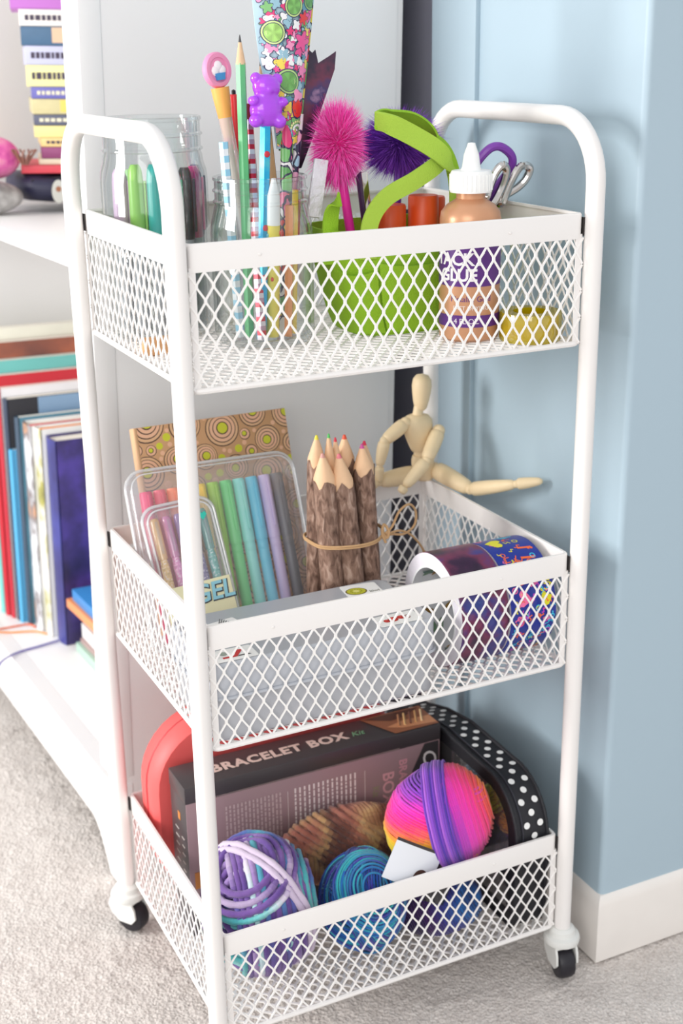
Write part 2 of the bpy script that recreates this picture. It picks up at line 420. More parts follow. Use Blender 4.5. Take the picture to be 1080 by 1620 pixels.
def lattice(b, O, U, V, w, h, nu, nv, sw=0.0015, st=0.0010, knot=0.0016):
    """expanded-metal diamonds: O origin, U/V unit axes"""
    O, U, V = Vector(O), Vector(U), Vector(V); N = U.cross(V)
    du, dv = w / (2 * nu), h / (2 * nv)
    def seg(p, q, wd, st=st):
        d = (q - p); L = d.length; d /= L; s = N.cross(d)
        p = p - d * 0.0004; q = q + d * 0.0004
        vs = [p + s * (i * wd / 2) + N * (k * st / 2) for i, k in ((-1, -1), (1, -1), (1, 1), (-1, 1))] + [q + s * (i * wd / 2) + N * (k * st / 2) for i, k in ((-1, -1), (1, -1), (1, 1), (-1, 1))]
        b.add(vs, [(0, 1, 5, 4), (1, 2, 6, 5), (2, 3, 7, 6), (3, 0, 4, 7), (3, 2, 1, 0), (4, 5, 6, 7)])
    K = V * (knot / 2)
    for i in range(2 * nu + 1):
        for j in range(2 * nv + 1):
            if (i + j) % 2: continue
            p = O + U * (i * du) + V * (j * dv)
            if 0 < i < 2 * nu: seg(p - K, p + K, sw * 1.5, st * 1.3)
            if j < 2 * nv:
                if i < 2 * nu: seg(p + K, O + U * ((i + 1) * du) + V * ((j + 1) * dv) - K, sw)
                if i > 0: seg(p + K, O + U * ((i - 1) * du) + V * ((j + 1) * dv) - K, sw, st * 1.15)
for (zt, zb) in TIERS:
    bk = part('basket', MB().tube([(x, y, zb) for x, y in rrect(BX1 - BX0, BY1 - BY0, 0.008, 4, CW / 2, CD / 2)], 0.0024, 8, closed=True), WHITE, cart, True)
    # rim: flat band with a rolled top lip, rounded corners
    b = MB(); o_ = rrect(BX1 - BX0, BY1 - BY0, 0.006, 4, CW / 2, CD / 2); i_ = rrect(BX1 - BX0 - 0.0024, BY1 - BY0 - 0.0024, 0.005, 4, CW / 2, CD / 2); l_ = rrect(BX1 - BX0 - 0.0065, BY1 - BY0 - 0.0065, 0.003, 4, CW / 2, CD / 2)
    n = len(o_); lv = [(o_, zt - 0.0205), (o_, zt - 0.0012), (rrect(BX1 - BX0 - 0.0016, BY1 - BY0 - 0.0016, 0.0055, 4, CW / 2, CD / 2), zt), (l_, zt), (l_, zt - 0.0022), (i_, zt - 0.0022), (i_, zt - 0.0205)]
    vs = [(x, y, z) for pl, z in lv for x, y in pl]; fs = []
    for q in range(len(lv)):
        q2 = (q + 1) % len(lv)
        for k in range(n): fs.append((q * n + k, q * n + (k + 1) % n, q2 * n + (k + 1) % n, q2 * n + k))
    b.add(vs, fs); part('rim', b, WHITE, bk, True)
    h = zt - 0.0195 - zb
    for (O, U, w, nu) in (((BX0, BY0 + .001, zb), (1, 0, 0), BX1 - BX0, 26), ((BX0, BY1 - .001, zb), (1, 0, 0), BX1 - BX0, 26), ((BX0 + .001, BY0, zb), (0, 1, 0), BY1 - BY0, 20), ((BX1 - .001, BY0, zb), (0, 1, 0), BY1 - BY0, 20)):
        b = MB(); lattice(b, O, U, (0, 0, 1), w, h, nu, 4); part('mesh_panel', b, STRAND, bk, True, kind='stuff')
    b = MB(); lattice(b, (BX0, BY0, zb), (1, 0, 0), (0, 1, 0), BX1 - BX0, BY1 - BY0, 26, 16, sw=0.0017, st=0.0014, knot=0.003); part('mesh_floor', b, STRAND, bk, True, kind='stuff')
    for (x, y) in ((BX0 + .004, BY0 + .0015), (BX1 - .004, BY0 + .0015), (BX0 + .004, BY1 - .0015), (BX1 - .004, BY1 - .0015)):
        b = MB(); b.box((x, y, (zt + zb) / 2 - .008), (0.0052, 0.0008, zt - zb - .018)); b.box((x + (-.0036 if x < .1 else .0036), y + (.003 if y < .1 else -.003), (zt + zb) / 2 - .008), (0.0008, 0.0052, zt - zb - .018)); part('corner_strip', b, WHITE, bk, True)
    GAP = mat('dark_gap_shade', (70, 66, 66), rough=0.4, metal=0.7)  # dark pieces painting the shaded gap between rim and posts
    for x in (0.0083, CW - 0.0083):
        for y in (0.004, CD - 0.004):
            b = MB(); b.rbox((x, y, zt - 0.011), (0.0012, 0.0045, 0.015), 0.0003); part('gap_shade_strip', b, GAP, bk, True)
    for x in (0.065, 0.28):     # small weld dimples on the front band
        b = MB(); b.ball((x, BY0 - 0.0001, zt - 0.011), (0.0016, 0.0006, 0.0012), 10, 6); part('weld_dot', b, WHITE, bk, True)
CAPW = mat('grey_white_plastic', (226, 226, 222), rough=0.45); RUB = mat('black_rubber', (38, 36, 42), rough=0.45, spec=0.4)
for (x, y, a) in ((0, 0, 20), (CW, 0, -12), (0, CD, 35), (CW, CD, 60)):
    M = tr(x, y, 0) @ rot(math.radians(a), 'Z')
    cs = part('caster', MB().lathe([(0.0, 0.0545), (0.0095, 0.0545), (0.0125, 0.052), (0.0135, 0.047), (0.0170, 0.0455), (0.0180, 0.042), (0.0172, 0.0385), (0.014, 0.037), (0.0, 0.037)], 28, M), CAPW, cart, True)
    yo = 0.007
    b = MB(); hood = [(-0.013, 0.0375), (-0.0165, 0.030), (-0.0175, 0.020), (-0.012, 0.0135), (0.003, 0.0135), (0.013, 0.022), (0.0165, 0.031), (0.014, 0.0375)]
    for s in (-1, 1):
        bb = MB(); bb.prism([(p[0], p[1]) for p in hood], 0.0022)
        b.merge(bb, M @ Matrix(((0, 0, 1, s * 0.0105 - 0.0011), (1, 0, 0, yo - 0.006), (0, 1, 0, 0), (0, 0, 0, 1))))
    b.rbox((0, yo - 0.006, 0.0372), (0.023, 0.029, 0.0035), 0.0012, 2, M)
    part('caster_fork', b, CAPW, cs, True)
    b = MB(); Mw = M @ tr(0, yo - 0.012, 0.0165) @ rot(PI / 2, 'Y')
    b.lathe([(0.0, -0.0088), (0.012, -0.0088), (0.0150, -0.0076), (0.0163, -0.005), (0.0165, 0.0), (0.0163, 0.005), (0.0150, 0.0076), (0.012, 0.0088), (0.0, 0.0088)], 32, Mw)
    part('caster_wheel', b, RUB, cs, True)

# ================================================================== TOP BASKET
ZF = 0.6372
GLASS = clear_mat('clear_glass', (250, 252, 252), lo=0.05, hi=0.62, rough=0.03)
CLEARP = clear_mat('clear_plastic', (250, 250, 252), lo=0.07, hi=0.55, rough=0.08, body=0.04)
def jar(name, label, cx, cy, r, h, neck_r, neck_h, th=0.0028, rings=2):
    t = thing(name, label, 'jar', tr(cx, cy, ZF))
    zs = h - neck_h
    out = [(0.0, 0.0), (r * 0.82, 0.0), (r * 0.93, 0.0025), (r, 0.010), (r, zs - 0.020), (r * 0.985, zs - 0.012), (r * 0.93, zs - 0.004), (neck_r + 0.0008, zs + 0.001)]
    nk = [(neck_r, zs + 0.003)]
    for i in range(rings):
        z0 = zs + 0.004 + (neck_h - 0.008) * i / max(1, rings)
        nk += [(neck_r, z0), (neck_r + 0.0016, z0 + 0.001), (neck_r + 0.0016, z0 + 0.0022), (neck_r, z0 + 0.0036)]
    nk += [(neck_r, h - 0.004), (neck_r + 0.0012, h - 0.0028), (neck_r + 0.001, h - 0.0006), (neck_r - 0.0006, h)]
    inn = [(neck_r - th, h - 0.001), (neck_r - th, zs), (r * 0.93 - th, zs - 0.006), (r - th, zs - 0.020), (r - th, 0.012), (r * 0.9 - th, 0.0065), (0.0, 0.005)]
    part('glass_body', MB().lathe(out + nk + inn, 48), GLASS, t)
    return t
jar('glass_jar', 'big wide-mouth clear glass jar of felt markers beside the left handle', 0.0575, 0.2120, 0.0455, 0.184, 0.041, 0.032)
jar('mason_jar', 'short clear mason jar crammed with pens and pencils', 0.1235, 0.137, 0.0425, 0.138, 0.0378, 0.026)

# --- markers in the big jar
GREYB = mat('marker_grey_barrel', (168, 170, 175), rough=0.4)
def cap_marker(x, y, lean, cname, c, label, hh=0.136):
    M = tr(x, y, ZF + 0.0076) @ rot(1.05, 'Z')
    t = thing('felt_marker', label, 'marker', M, 'felt markers in the big jar')
    mt = mat('marker_cap_' + cname, c, rough=0.3)
    part('barrel', MB().lathe([(0.0, 0.0), (0.0048, 0.0), (0.0056, 0.0012), (0.0058, 0.006), (0.0058, 0.078), (0.0, 0.078)], 18), GREYB, t)
    cp = part('cap', MB().lathe([(0.0, 0.077), (0.0061, 0.077), (0.0065, 0.079), (0.0063, hh - 0.012), (0.0055, hh - 0.004), (0.0035, hh), (0.0, hh)], 18), mt, t)
    part('clip', MB().rbox((0.0, -0.0076, 0.105), (0.0034, 0.0022, 0.044), 0.0008), mt, cp)
for (x, y, l, cn, c, lab) in (
    (0.0235, 0.2005, (0.0, 0.0), 'lavender', (212, 178, 208), 'lavender capped felt marker at the left side of the big jar'),
    (0.0330, 0.1860, (-0.02, 0.0), 'lime', (150, 205, 95), 'lime green capped felt marker in the big jar'),
    (0.0465, 0.1785, (-0.03, 0.0), 'teal', (38, 178, 170), 'teal capped felt marker in the big jar'),
    (0.0615, 0.1770, (-0.05, 0.0), 'green', (60, 180, 140), 'sea green capped felt marker behind the left handle'),
    (0.0740, 0.1810, (0.06, 0.02), 'black', (44, 42, 48), 'black capped felt marker in the big jar'),
    (0.0850, 0.1905, (0.03, 0.0), 'magenta', (196, 50, 120), 'magenta capped felt marker in the big jar'),
    (0.0915, 0.2035, (0.0, 0.0), 'navy', (62, 62, 92), 'dark navy capped felt marker at the right side of the big jar')):
    cap_marker(x, y, l, cn, c, lab, 0.140 if cn in ('teal', 'lime') else 0.136)
for (x, y) in ((0.030, 0.2180), (0.045, 0.2380), (0.060, 0.2060), (0.077, 0.2290)):
    cap_marker(x, y, (0, 0), 'pale_green' if x < .06 else 'charcoal', (170, 215, 150) if x < .06 else (70, 70, 78), ('pale green' if x < .06 else 'charcoal') + (' felt marker at the very back of the big jar' if y > .225 else ' felt marker in the middle of the big jar'), 0.132)
# small tan block behind the pencil jar
solo('eraser', 'tan block eraser lying on the mesh behind the mason jar', 'eraser', MB().rbox((0, 0, 0.0068), (0.030, 0.016, 0.013), 0.002), mat('tan_eraser', (214, 160, 112), rough=0.7, vary=0.06), tr(0.082, 0.152, ZF) @ rot(0.1, 'Z') if False else tr(0.028, 0.135, ZF))

# --- pens and pencils in the mason jar
WOODC = mat('bare_pencil_wood', (222, 186, 150), rough=0.7, vary=0.08, vscale=300)
LEAD = mat('pencil_lead', (58, 56, 60), rough=0.35)
def pen_M(top, bot): return axis_M(Vector(bot), Vector(top)), (Vector(top) - Vector(bot)).length
def hexpencil(name, label, top, bot, mt, r=0.0038, tip=True, sharpen=0.021, group='pencils and pens in the mason jar', lead=LEAD):
    M, L = pen_M(top, bot); t = thing(name, label, 'pencil', M, group)
    e = L - (sharpen if tip else 0)
    b = MB(); b.lathe([(0.0, 0.0), (r, 0.0), (r, e), (0.0, e)], 6); part('barrel', b, mt, t, ang=25)
    if tip:
        part('sharpened_wood', MB().lathe([(0.0, e - 0.001), (r * 0.97, e - 0.001), (r * 0.30, L - 0.0055), (0.0, L - 0.0055)], 18), WOODC, t)
        part('lead_tip', MB().lathe([(0.0, L - 0.0058), (r * 0.31, L - 0.0058), (r * 0.08, L), (0.0, L + 0.0002)], 12), lead, t)
    return t
GREENP = mat('green_pencil_lacquer', (98, 186, 122), rough=0.35)
hexpencil('pencil', 'tall green pencil with a sharp grey tip standing above the mason jar', (0.1058, 0.125, 0.8836), (0.1045, 0.125, 0.645), GREENP, 0.0042)
hexpencil('pencil', 'tan wooden pencil standing behind the purple bear topper', (0.1327, 0.150, 0.8653), (0.1463, 0.1381, 0.645), mat('tan_pencil', (214, 170, 122), rough=0.6, vary=0.06), 0.0036)
BLUEM = ramp_mat('metallic_blue_pencil', [(0.0, (20, 130, 190)), (0.5, (35, 170, 215)), (0.8, (90, 195, 200))], scale=60, rough=0.25, metal=0.35)
M, L = pen_M((0.1240, 0.118, 0.8450), (0.1104, 0.1132, 0.645))
t = thing('pencil', 'bright blue metallic pencil with a translucent purple bear topper', 'pencil', M, 'pencils and pens in the mason jar')
part('barrel', MB().lathe([(0.0, 0.0), (0.0046, 0.0), (0.0046, L), (0.0, L)], 6), BLUEM, t, ang=25)
for z in (L - 0.052, L - 0.110, L - 0.150): part('red_dot', MB().color(200, 40, 60).ball((0, 0.0040, z), (0.0026, 0.0010, 0.0026), 10, 6), vcol_mat('printed_colour', 0.4), t)
# gummy bear: merged blobs, remeshed into one surface
def blob_mesh(name, balls, mt, parent, vox=0.0009, smooth=6):
    b = MB()
    for c, r in balls: b.ball(c, r, 16, 10)
    o = part(name, b, mt, parent)
    rm = o.modifiers.new('r', 'REMESH'); rm.mode = 'VOXEL'; rm.voxel_size = vox; rm.use_smooth_shade = True
    sm = o.modifiers.new('s', 'SMOOTH'); sm.iterations = smooth; sm.factor = 0.5
    return o
GUM = mat('purple_gummy', (176, 70, 228), rough=0.2, sss=0.35, coat=0.4)
Z0 = L - 0.022
blob_mesh('bear_topper', [((0, 0, Z0 + 0.0215), (0.0118, 0.0090, 0.0100)), ((-0.0090, 0, Z0 + 0.0275), 0.0048), ((0.0090, 0, Z0 + 0.0275), 0.0048), ((0, 0, Z0 + 0.0125), (0.0110, 0.0080, 0.0070)), ((0, 0.005, Z0 + 0.0195), (0.0045, 0.0050, 0.0040)),
    ((0, 0, Z0 + 0.004), (0.0138, 0.0100, 0.0140)), ((-0.0125, 0.004, Z0 + 0.0105), (0.0045, 0.0055, 0.0040)), ((0.0125, 0.004, Z0 + 0.0105), (0.0045, 0.0055, 0.0040)),
    ((-0.0100, 0.004, Z0 - 0.0045), (0.0058, 0.0065, 0.0055)), ((0.0100, 0.004, Z0 - 0.0045), (0.0058, 0.0065, 0.0055))], GUM, t)
# red heart pencil
HEARTP = vcol_mat('heart_pencil_print', 0.25, metal=0.3)
M, L = pen_M((0.1147, 0.135, 0.8188), (0.1085, 0.1074, 0.645)); b = MB(); n = 46
for i in range(n):
    c = (206, 40, 62) if i % 3 == 1 else ((226, 214, 222) if i % 3 == 0 else (190, 150, 170)); b.color(*c)
    b.lathe([(0.0042, L * i / n), (0.0042, L * (i + 1) / n)], 6, close=True)
b.color(190, 40, 70); b.disc((0, 0), 0.0042, 6, 0.0); b.disc((0, 0), 0.0042, 6, L)
t = thing('pencil', 'silver pencil printed with red hearts, left of the blue metallic one', 'pencil', M, 'pencils and pens in the mason jar'); part('barrel', b, HEARTP, t, ang=25)
part('eraser_end', MB().lathe([(0.0, L), (0.0040, L), (0.0042, L + 0.010), (0.003, L + 0.0125), (0, L + 0.013)], 14), mat('dark_red_eraser', (150, 30, 55), rough=0.6), t)
# light blue striped pencil
M, L = pen_M((0.0896, 0.128, 0.8033), (0.0980, 0.129, 0.645)); b = MB()
for i in range(30):
    b.color(*((150, 205, 232) if i % 2 else (236, 240, 244))); b.lathe([(0.0040, L * i / 30), (0.0040, L * (i + 1) / 30)], 6, close=True)
b.disc((0, 0), 0.004, 6, 0.0); b.disc((0, 0), 0.004, 6, L)
t = thing('pencil', 'pale blue and white banded pencil at the left wall of the mason jar', 'pencil', M, 'pencils and pens in the mason jar'); part('barrel', b, HEARTP, t, ang=25)
hexpencil('pencil', 'thin navy blue pencil standing deep in the mason jar behind the red hearts pencil', (0.1271, 0.160, 0.8023), (0.1271, 0.1512, 0.645), mat('navy_pencil', (50, 60, 150), rough=0.4), 0.0030, sharpen=0.016)
# red gel pen
M, L = pen_M((0.1126, 0.160, 0.8422), (0.1164, 0.160, 0.645))
t = thing('ballpoint_pen', 'clear ballpoint pen with a red cap behind the green pencil', 'pen', M, 'pencils and pens in the mason jar')
part('barrel', MB().lathe([(0.0, 0.0), (0.0034, 0.0), (0.0036, L - 0.055), (0.0, L - 0.055)], 16), mat('smoky_pen_barrel', (170, 170, 178), rough=0.2), t)
cp = part('pen_cap', MB().lathe([(0.0, L - 0.056), (0.0030, L - 0.056), (0.0046, L - 0.046), (0.0046, L - 0.006), (0.0036, L - 0.004), (0.0, L - 0.004)], 16), mat('red_pen_cap', (232, 62, 70), rough=0.3), t)
part('end_plug', MB().lathe([(0.0, L - 0.0045), (0.0018, L - 0.0045), (0.0018, L - 0.001), (0, L)], 10), mat('black_plastic', (30, 30, 34), rough=0.4), cp)
# cupcake pen
M, L = pen_M((0.0962, 0.150, 0.8500), (0.1215, 0.1376, 0.645))
t = thing('novelty_pen', 'clear pen with a round pink cupcake topper leaning left in the mason jar', 'pen', M, 'pencils and pens in the mason jar')
part('barrel', MB().lathe([(0.0, 0.0), (0.0035, 0.001), (0.0056, 0.012), (0.0056, L - 0.010), (0.0, L - 0.010)], 20), clear_mat('milky_plastic', (245, 245, 248), lo=0.1, hi=0.6, rough=0.1, body=0.45, bodycol=(246, 244, 244)), t)
part('ink_tube', MB().lathe([(0.0, 0.012), (0.0026, 0.012), (0.0030, L - 0.045), (0.0, L - 0.045)], 12), mat('tan_ink', (206, 180, 140), rough=0.3), t)
part('orange_plug', MB().lathe([(0.0, L - 0.045), (0.0042, L - 0.045), (0.0070, L - 0.014), (0.0075, L - 0.006), (0.0, L - 0.006)], 20), mat('orange_plastic', (248, 176, 92), rough=0.35), t)
part('red_collar', MB().lathe([(0.0, L - 0.051), (0.0042, L - 0.051), (0.0042, L - 0.0445), (0.0, L - 0.0445)], 16), mat('coral_plastic', (232, 108, 100), rough=0.35), t)
Mt = tr(0, 0, L + 0.0075) @ rot(-PI / 2, 'X') @ rot(-0.35, 'Y')
# pink disc facing the front (local +y of the pen is towards the camera side)
tp = part('topper_disc', MB().lathe([(0.0, -0.003), (0.0128, -0.003), (0.0138, -0.0015), (0.0138, 0.0015), (0.0128, 0.003), (0.0098, 0.003), (0.0092, 0.0018), (0.0, 0.0018)], 36, Mt), mat('pink_rubber', (240, 150, 190), rough=0.5), t)
b = MB(); b.color(250, 240, 246)
for c, r in (((-0.0035, 0.0005), 0.0040), ((0.0035, 0.0005), 0.0040), ((0, -0.0030), 0.0042)): b.ball((c[0], c[1] , 0.0021), (r, r, 0.0016), 16, 8, Mt)
b.color(70, 150, 214); b.prism([(-0.0052, 0.0025), (0.0052, 0.0025), (0.0038, 0.0078), (-0.0038, 0.0078)], 0.0022, Mt, 0.0018); part('cupcake_relief', b, vcol_mat('printed_colour', 0.4), tp)
# yellow fruit marker
M, L = pen_M((0.1240, 0.1090, 0.7745), (0.1220, 0.1170, 0.645))
t = thing('marker_pen', 'yellow marker with small strawberries and a pointed white cap in the mason jar', 'marker', M, 'pencils and pens in the mason jar')
b = MB(); b.color(238, 218, 90); b.lathe([(0.0, 0.0), (0.0052, 0.0), (0.0055, 0.004), (0.0055, L - 0.036), (0.0, L - 0.036)], 20)
for k in range(26):
    a = R_.uniform(0, 2 * PI); z = R_.uniform(0.006, L - 0.042); b.color(*R_.choice([(226, 70, 60), (240, 240, 230), (120, 190, 200), (226, 70, 60)]))
    b.ball((0.0054 * math.cos(a), 0.0054 * math.sin(a), z), (0.0013, 0.0013, 0.0019), 8, 5)
part('barrel', b, vcol_mat('printed_colour', 0.4), t)
part('pen_cap', MB().lathe([(0.0, L - 0.037), (0.0058, L - 0.037), (0.0052, L - 0.014), (0.0032, L - 0.006), (0.0018, L), (0.0, L)], 20), mat('white_plastic', (240, 240, 240), rough=0.35), t)
FLORAL = ramp_mat('floral_tape_print', [(0.0, (240, 120, 160)), (0.14, (176, 214, 222)), (0.28, (226, 60, 120)), (0.40, (120, 186, 110)), (0.52, (236, 232, 232)), (0.64, (160, 205, 215)), (0.74, (238, 214, 80)), (0.82, (222, 52, 48)), (0.91, (96, 160, 90))], scale=78, rough=0.3, mode='voronoi', constant=True, dist=0.022)
GALT = ramp_mat('galaxy_tape_print', [(0.25, (20, 16, 30)), (0.45, (52, 38, 62)), (0.58, (104, 44, 70)), (0.68, (60, 50, 100)), (0.80, (190, 150, 180))], scale=45, detail=8, rough=0.28)
def curved_sheet(cols, thick=0.0012, bow=0.006, n=8):
    """cols: list of (left_point, right_point) rows from bottom to top; sheet bows towards the front"""
    vs = []; fs = []; R = len(cols)
    for s in (0, 1):
        for (a, c) in cols:
            a = Vector(a); c = Vector(c)
            for k in range(n + 1):
                u = k / n; p = a.lerp(c, u); w = (c - a).length
                p = p + Vector((0, -1, 0)) * (min(bow, w * 0.35) * 4 * u * (1 - u) - s * thick); vs.append(p)
    for i in range(R - 1):
        for k in range(n):
            q = i * (n + 1) + k; fs.append((q, q + 1, q + n + 2, q + n + 1)); q2 = q + R * (n + 1); fs.append((q2 + n + 1, q2 + n + 2, q2 + 1, q2))
    off = R * (n + 1)
    for i in range(R - 1):
        for k in (0, n):
            q = i * (n + 1) + k; f = (q, q + n + 1, off + q + n + 1, off + q); fs.append(f if k == 0 else tuple(reversed(f)))
    for i in (0, R - 1):
        for k in range(n): q = i * (n + 1) + k; f = (q, off + q, off + q + 1, q + 1); fs.append(f if i == 0 else tuple(reversed(f)))
    return MB().add(vs, fs)
t = thing('tape_flower_pen', 'tall pen wrapped in floral tape opening into a wide green and pink bloom', 'pen', tr(0.1355, 0.1258, 0.645), 'tape covered pens in the mason jar')
part('wrapped_stem', MB().tube([(0.1355, 0.1258, 0.645), (0.147, 0.134, 0.790), (0.1495, 0.137, 0.830)], 0.0052, 14), FLORAL, t, True)
rows = [((0.1405, 0.139, 0.795), (0.1580, 0.139, 0.795)), ((0.1385, 0.140, 0.818), (0.1625, 0.140, 0.817)), ((0.1335, 0.140, 0.842), (0.1660, 0.140, 0.841)), ((0.1285, 0.140, 0.864), (0.1695, 0.140, 0.864)), ((0.1255, 0.140, 0.888), (0.1730, 0.140, 0.888)), ((0.1235, 0.140, 0.915), (0.1765, 0.140, 0.917)), ((0.1270, 0.140, 0.935), (0.1740, 0.140, 0.940)), ((0.1400, 0.140, 0.950), (0.1640, 0.140, 0.952))]
part('tape_bloom', curved_sheet(rows, bow=0.010), mat('pale_blue_tape', (176, 204, 218), rough=0.28), t, True)
def sheet_pt(u, z, lift, bow=0.010):
    i = 0
    while i < len(rows) - 2 and rows[i + 1][0][2] < z: i += 1
    (a0, c0_), (a1, c1_) = rows[i], rows[i + 1]; e = max(0.0, min(1.0, (z - a0[2]) / (a1[2] - a0[2])))
    A = Vector(a0).lerp(Vector(a1), e); B_ = Vector(c0_).lerp(Vector(c1_), e); w_ = (B_ - A).length; bw = min(bow, w_ * 0.35); k = min(7, int(u * 8)); q = u * 8 - k
    f = lambda uu: A.lerp(B_, uu) + Vector((0, -1, 0)) * (bw * 4 * uu * (1 - uu))
    return f(k / 8).lerp(f((k + 1) / 8), q) + Vector((0, -0.0012 - lift, 0)), w_
def on_sheet(b, poly, cu_, cz, lift, c):
    """printed shape: polygon in metres about (cu_, cz), drawn as rings so that it follows the bend"""
    w_ = sheet_pt(0.5, cz, 0)[1]; n = len(poly); vs = []
    for f in (1.0, 0.6, 0.25):
        for (x, z) in poly: vs.append(sheet_pt(max(0.005, min(0.995, cu_ + x * f / w_)), max(0.797, min(0.949, cz + z * f)), lift)[0])
    fs = [(r * n + k, r * n + (k + 1) % n, (r + 1) * n + (k + 1) % n, (r + 1) * n + k) for r in range(2) for k in range(n)] + [tuple(2 * n + k for k in range(n))]
    b.color(*c); b.add(vs, fs)
circ = lambda r, n=22: [(r * math.cos(2 * PI * k / n), r * math.sin(2 * PI * k / n)) for k in range(n)]
def petals(r, m_, n=30, d=0.28, ph=0): return [(r * (1 - d + d * math.cos(m_ * 2 * PI * k / n)) * math.cos(2 * PI * k / n + ph), r * (1 - d + d * math.cos(m_ * 2 * PI * k / n)) * math.sin(2 * PI * k / n + ph)) for k in range(n)]
INK = (52, 52, 92); b = MB(); rr = random.Random(17)
for k in range(230):      # small buds, leaves and dots filling the ground
    cu_, cz = rr.uniform(0.03, 0.97), rr.uniform(0.80, 0.945); r = rr.uniform(0.0024, 0.0058); c = rr.choice([(232, 84, 150), (226, 60, 120), (240, 150, 190), (150, 190, 206), (120, 180, 110), (238, 214, 90), (240, 240, 240), (96, 150, 170)])
    if cu_ < 0.55 and cz > 0.85 and rr.random() < 0.5: c = rr.choice([(150, 190, 206), (240, 150, 190), (240, 240, 240)])
    sh = petals(r, rr.choice([3, 4, 5]), d=0.22, ph=rr.uniform(0, 3)); on_sheet(b, [(x * 1.14, z * 1.14) for x, z in sh], cu_, cz, 0.00010 + k * 0.0000018, INK); on_sheet(b, sh, cu_, cz, 0.00014 + k * 0.0000018, c)
def lime_(cu_, cz, r, c1, c2):
    on_sheet(b, circ(r * 1.08), cu_, cz, 0.00070, INK); on_sheet(b, circ(r), cu_, cz, 0.00074, c1); on_sheet(b, circ(r * 0.86), cu_, cz, 0.00078, INK); on_sheet(b, circ(r * 0.80), cu_, cz, 0.00082, c2)
    for k in range(8):
        a = k * PI / 4 + 0.2; p = [(0.15 * r * math.cos(a), 0.15 * r * math.sin(a)), (0.74 * r * math.cos(a - .30), 0.74 * r * math.sin(a - .30)), (0.78 * r * math.cos(a), 0.78 * r * math.sin(a)), (0.74 * r * math.cos(a + .30), 0.74 * r * math.sin(a + .30))]
        w_ = sheet_pt(0.5, cz, 0)[1]; b.color(*[int(q * 0.92) if k % 2 else min(255, int(q * 1.08)) for q in c2]); b.add([sheet_pt(max(.01, min(.99, cu_ + x / w_)), cz + z, 0.00090)[0] for x, z in p], [(0, 1, 2, 3)])
lime_(0.46, 0.8480, 0.0092, (176, 214, 130), (112, 172, 92)); lime_(0.24, 0.8850, 0.0088, (206, 226, 150), (160, 206, 110)); lime_(0.60, 0.9040, 0.0078, (196, 220, 140), (120, 178, 96)); lime_(0.94, 0.9080, 0.0070, (150, 196, 110), (96, 156, 84)); lime_(0.20, 0.9240, 0.0080, (200, 222, 150), (140, 190, 110))
for (u_, z_, r, c) in ((0.80, 0.8780, 0.0085, (236, 84, 150)), (0.84, 0.8560, 0.0062, (240, 130, 180)), (0.72, 0.9120, 0.0070, (228, 60, 110)), (0.80, 0.8950, 0.0052, (226, 60, 60)), (0.42, 0.8280, 0.0050, (244, 214, 90))):
    sh = petals(r, 5, d=0.25); on_sheet(b, [(x * 1.1, z * 1.1) for x, z in sh], u_, z_, 0.00062, INK); on_sheet(b, sh, u_, z_, 0.00066, c)
tul = [(-0.0050, 0.0050), (-0.0062, -0.001), (-0.004, -0.0075), (0.0, -0.0088), (0.004, -0.0075), (0.0062, -0.001), (0.0050, 0.0050), (0.0025, 0.0030), (0.0, 0.0056), (-0.0025, 0.0030)]
on_sheet(b, [(x * 1.12, z * 1.12) for x, z in tul], 0.74, 0.8290, 0.00084, INK); on_sheet(b, tul, 0.74, 0.8290, 0.00088, (228, 56, 44)); on_sheet(b, petals(0.0060, 3, d=0.2), 0.72, 0.8370, 0.00080, (240, 150, 190))
for k in range(9): a = PI * k / 8; on_sheet(b, circ(0.0010, 10), 0.76 + 0.0060 * math.cos(a) / 0.022, 0.8120 + 0.0052 * math.sin(a), 0.00094, (240, 236, 170)); on_sheet(b, circ(0.0010, 10), 0.76 + 0.0038 * math.cos(a) / 0.022, 0.8110 + 0.0032 * math.sin(a), 0.00096, (246, 246, 246))
part('floral_print', b, vcol_mat('printed_tape', 0.28), t, True, kind='stuff', ang=180)
rows2 = [((p[0][0] + .004, .1435, p[0][2] - .002), (p[1][0] + .003, .1435, p[1][2] - .002)) for p in rows]
part('tape_bloom_back', curved_sheet(rows2, bow=-0.004), FLORAL, t, True)
t = thing('tape_flower_pen', 'thinner pen wrapped in pink, blue and orange patterned tape beside the tall bloom', 'pen', tr(0.1380, 0.1380, 0.645), 'tape covered pens in the mason jar')
part('wrapped_stem', MB().tube([(0.1380, 0.1380, 0.645), (0.1620, 0.1415, 0.822)], 0.0042, 14), ramp_mat('patchwork_tape', [(0.0, (238, 170, 200)), (0.3, (170, 206, 226)), (0.5, (244, 196, 150)), (0.7, (236, 226, 230)), (0.85, (90, 150, 200))], scale=70, rough=0.3, mode='voronoi', constant=True), t, True)
t = thing('tape_feather_pen', 'dark galaxy tape feather with a zigzag cut top in the mason jar', 'pen', tr(0.1244, 0.1321, 0.645), 'tape covered pens in the mason jar')
part('wrapped_stem', MB().tube([(0.134, 0.146, 0.650), (0.1560, 0.1475, 0.780)], 0.0030, 12), GALT, t, True)
Yg = 0.1485
b = MB(); outl = [(0.1530, 0.7760), (0.1660, 0.7780), (0.1785, 0.8050), (0.1860, 0.8260), (0.1985, 0.8560), (0.2000, 0.8700), (0.1940, 0.8665), (0.1835, 0.8610), (0.1812, 0.8715), (0.1785, 0.8690), (0.1755, 0.8715), (0.1700, 0.8735), (0.1670, 0.8600), (0.1640, 0.8170), (0.1605, 0.7900)]
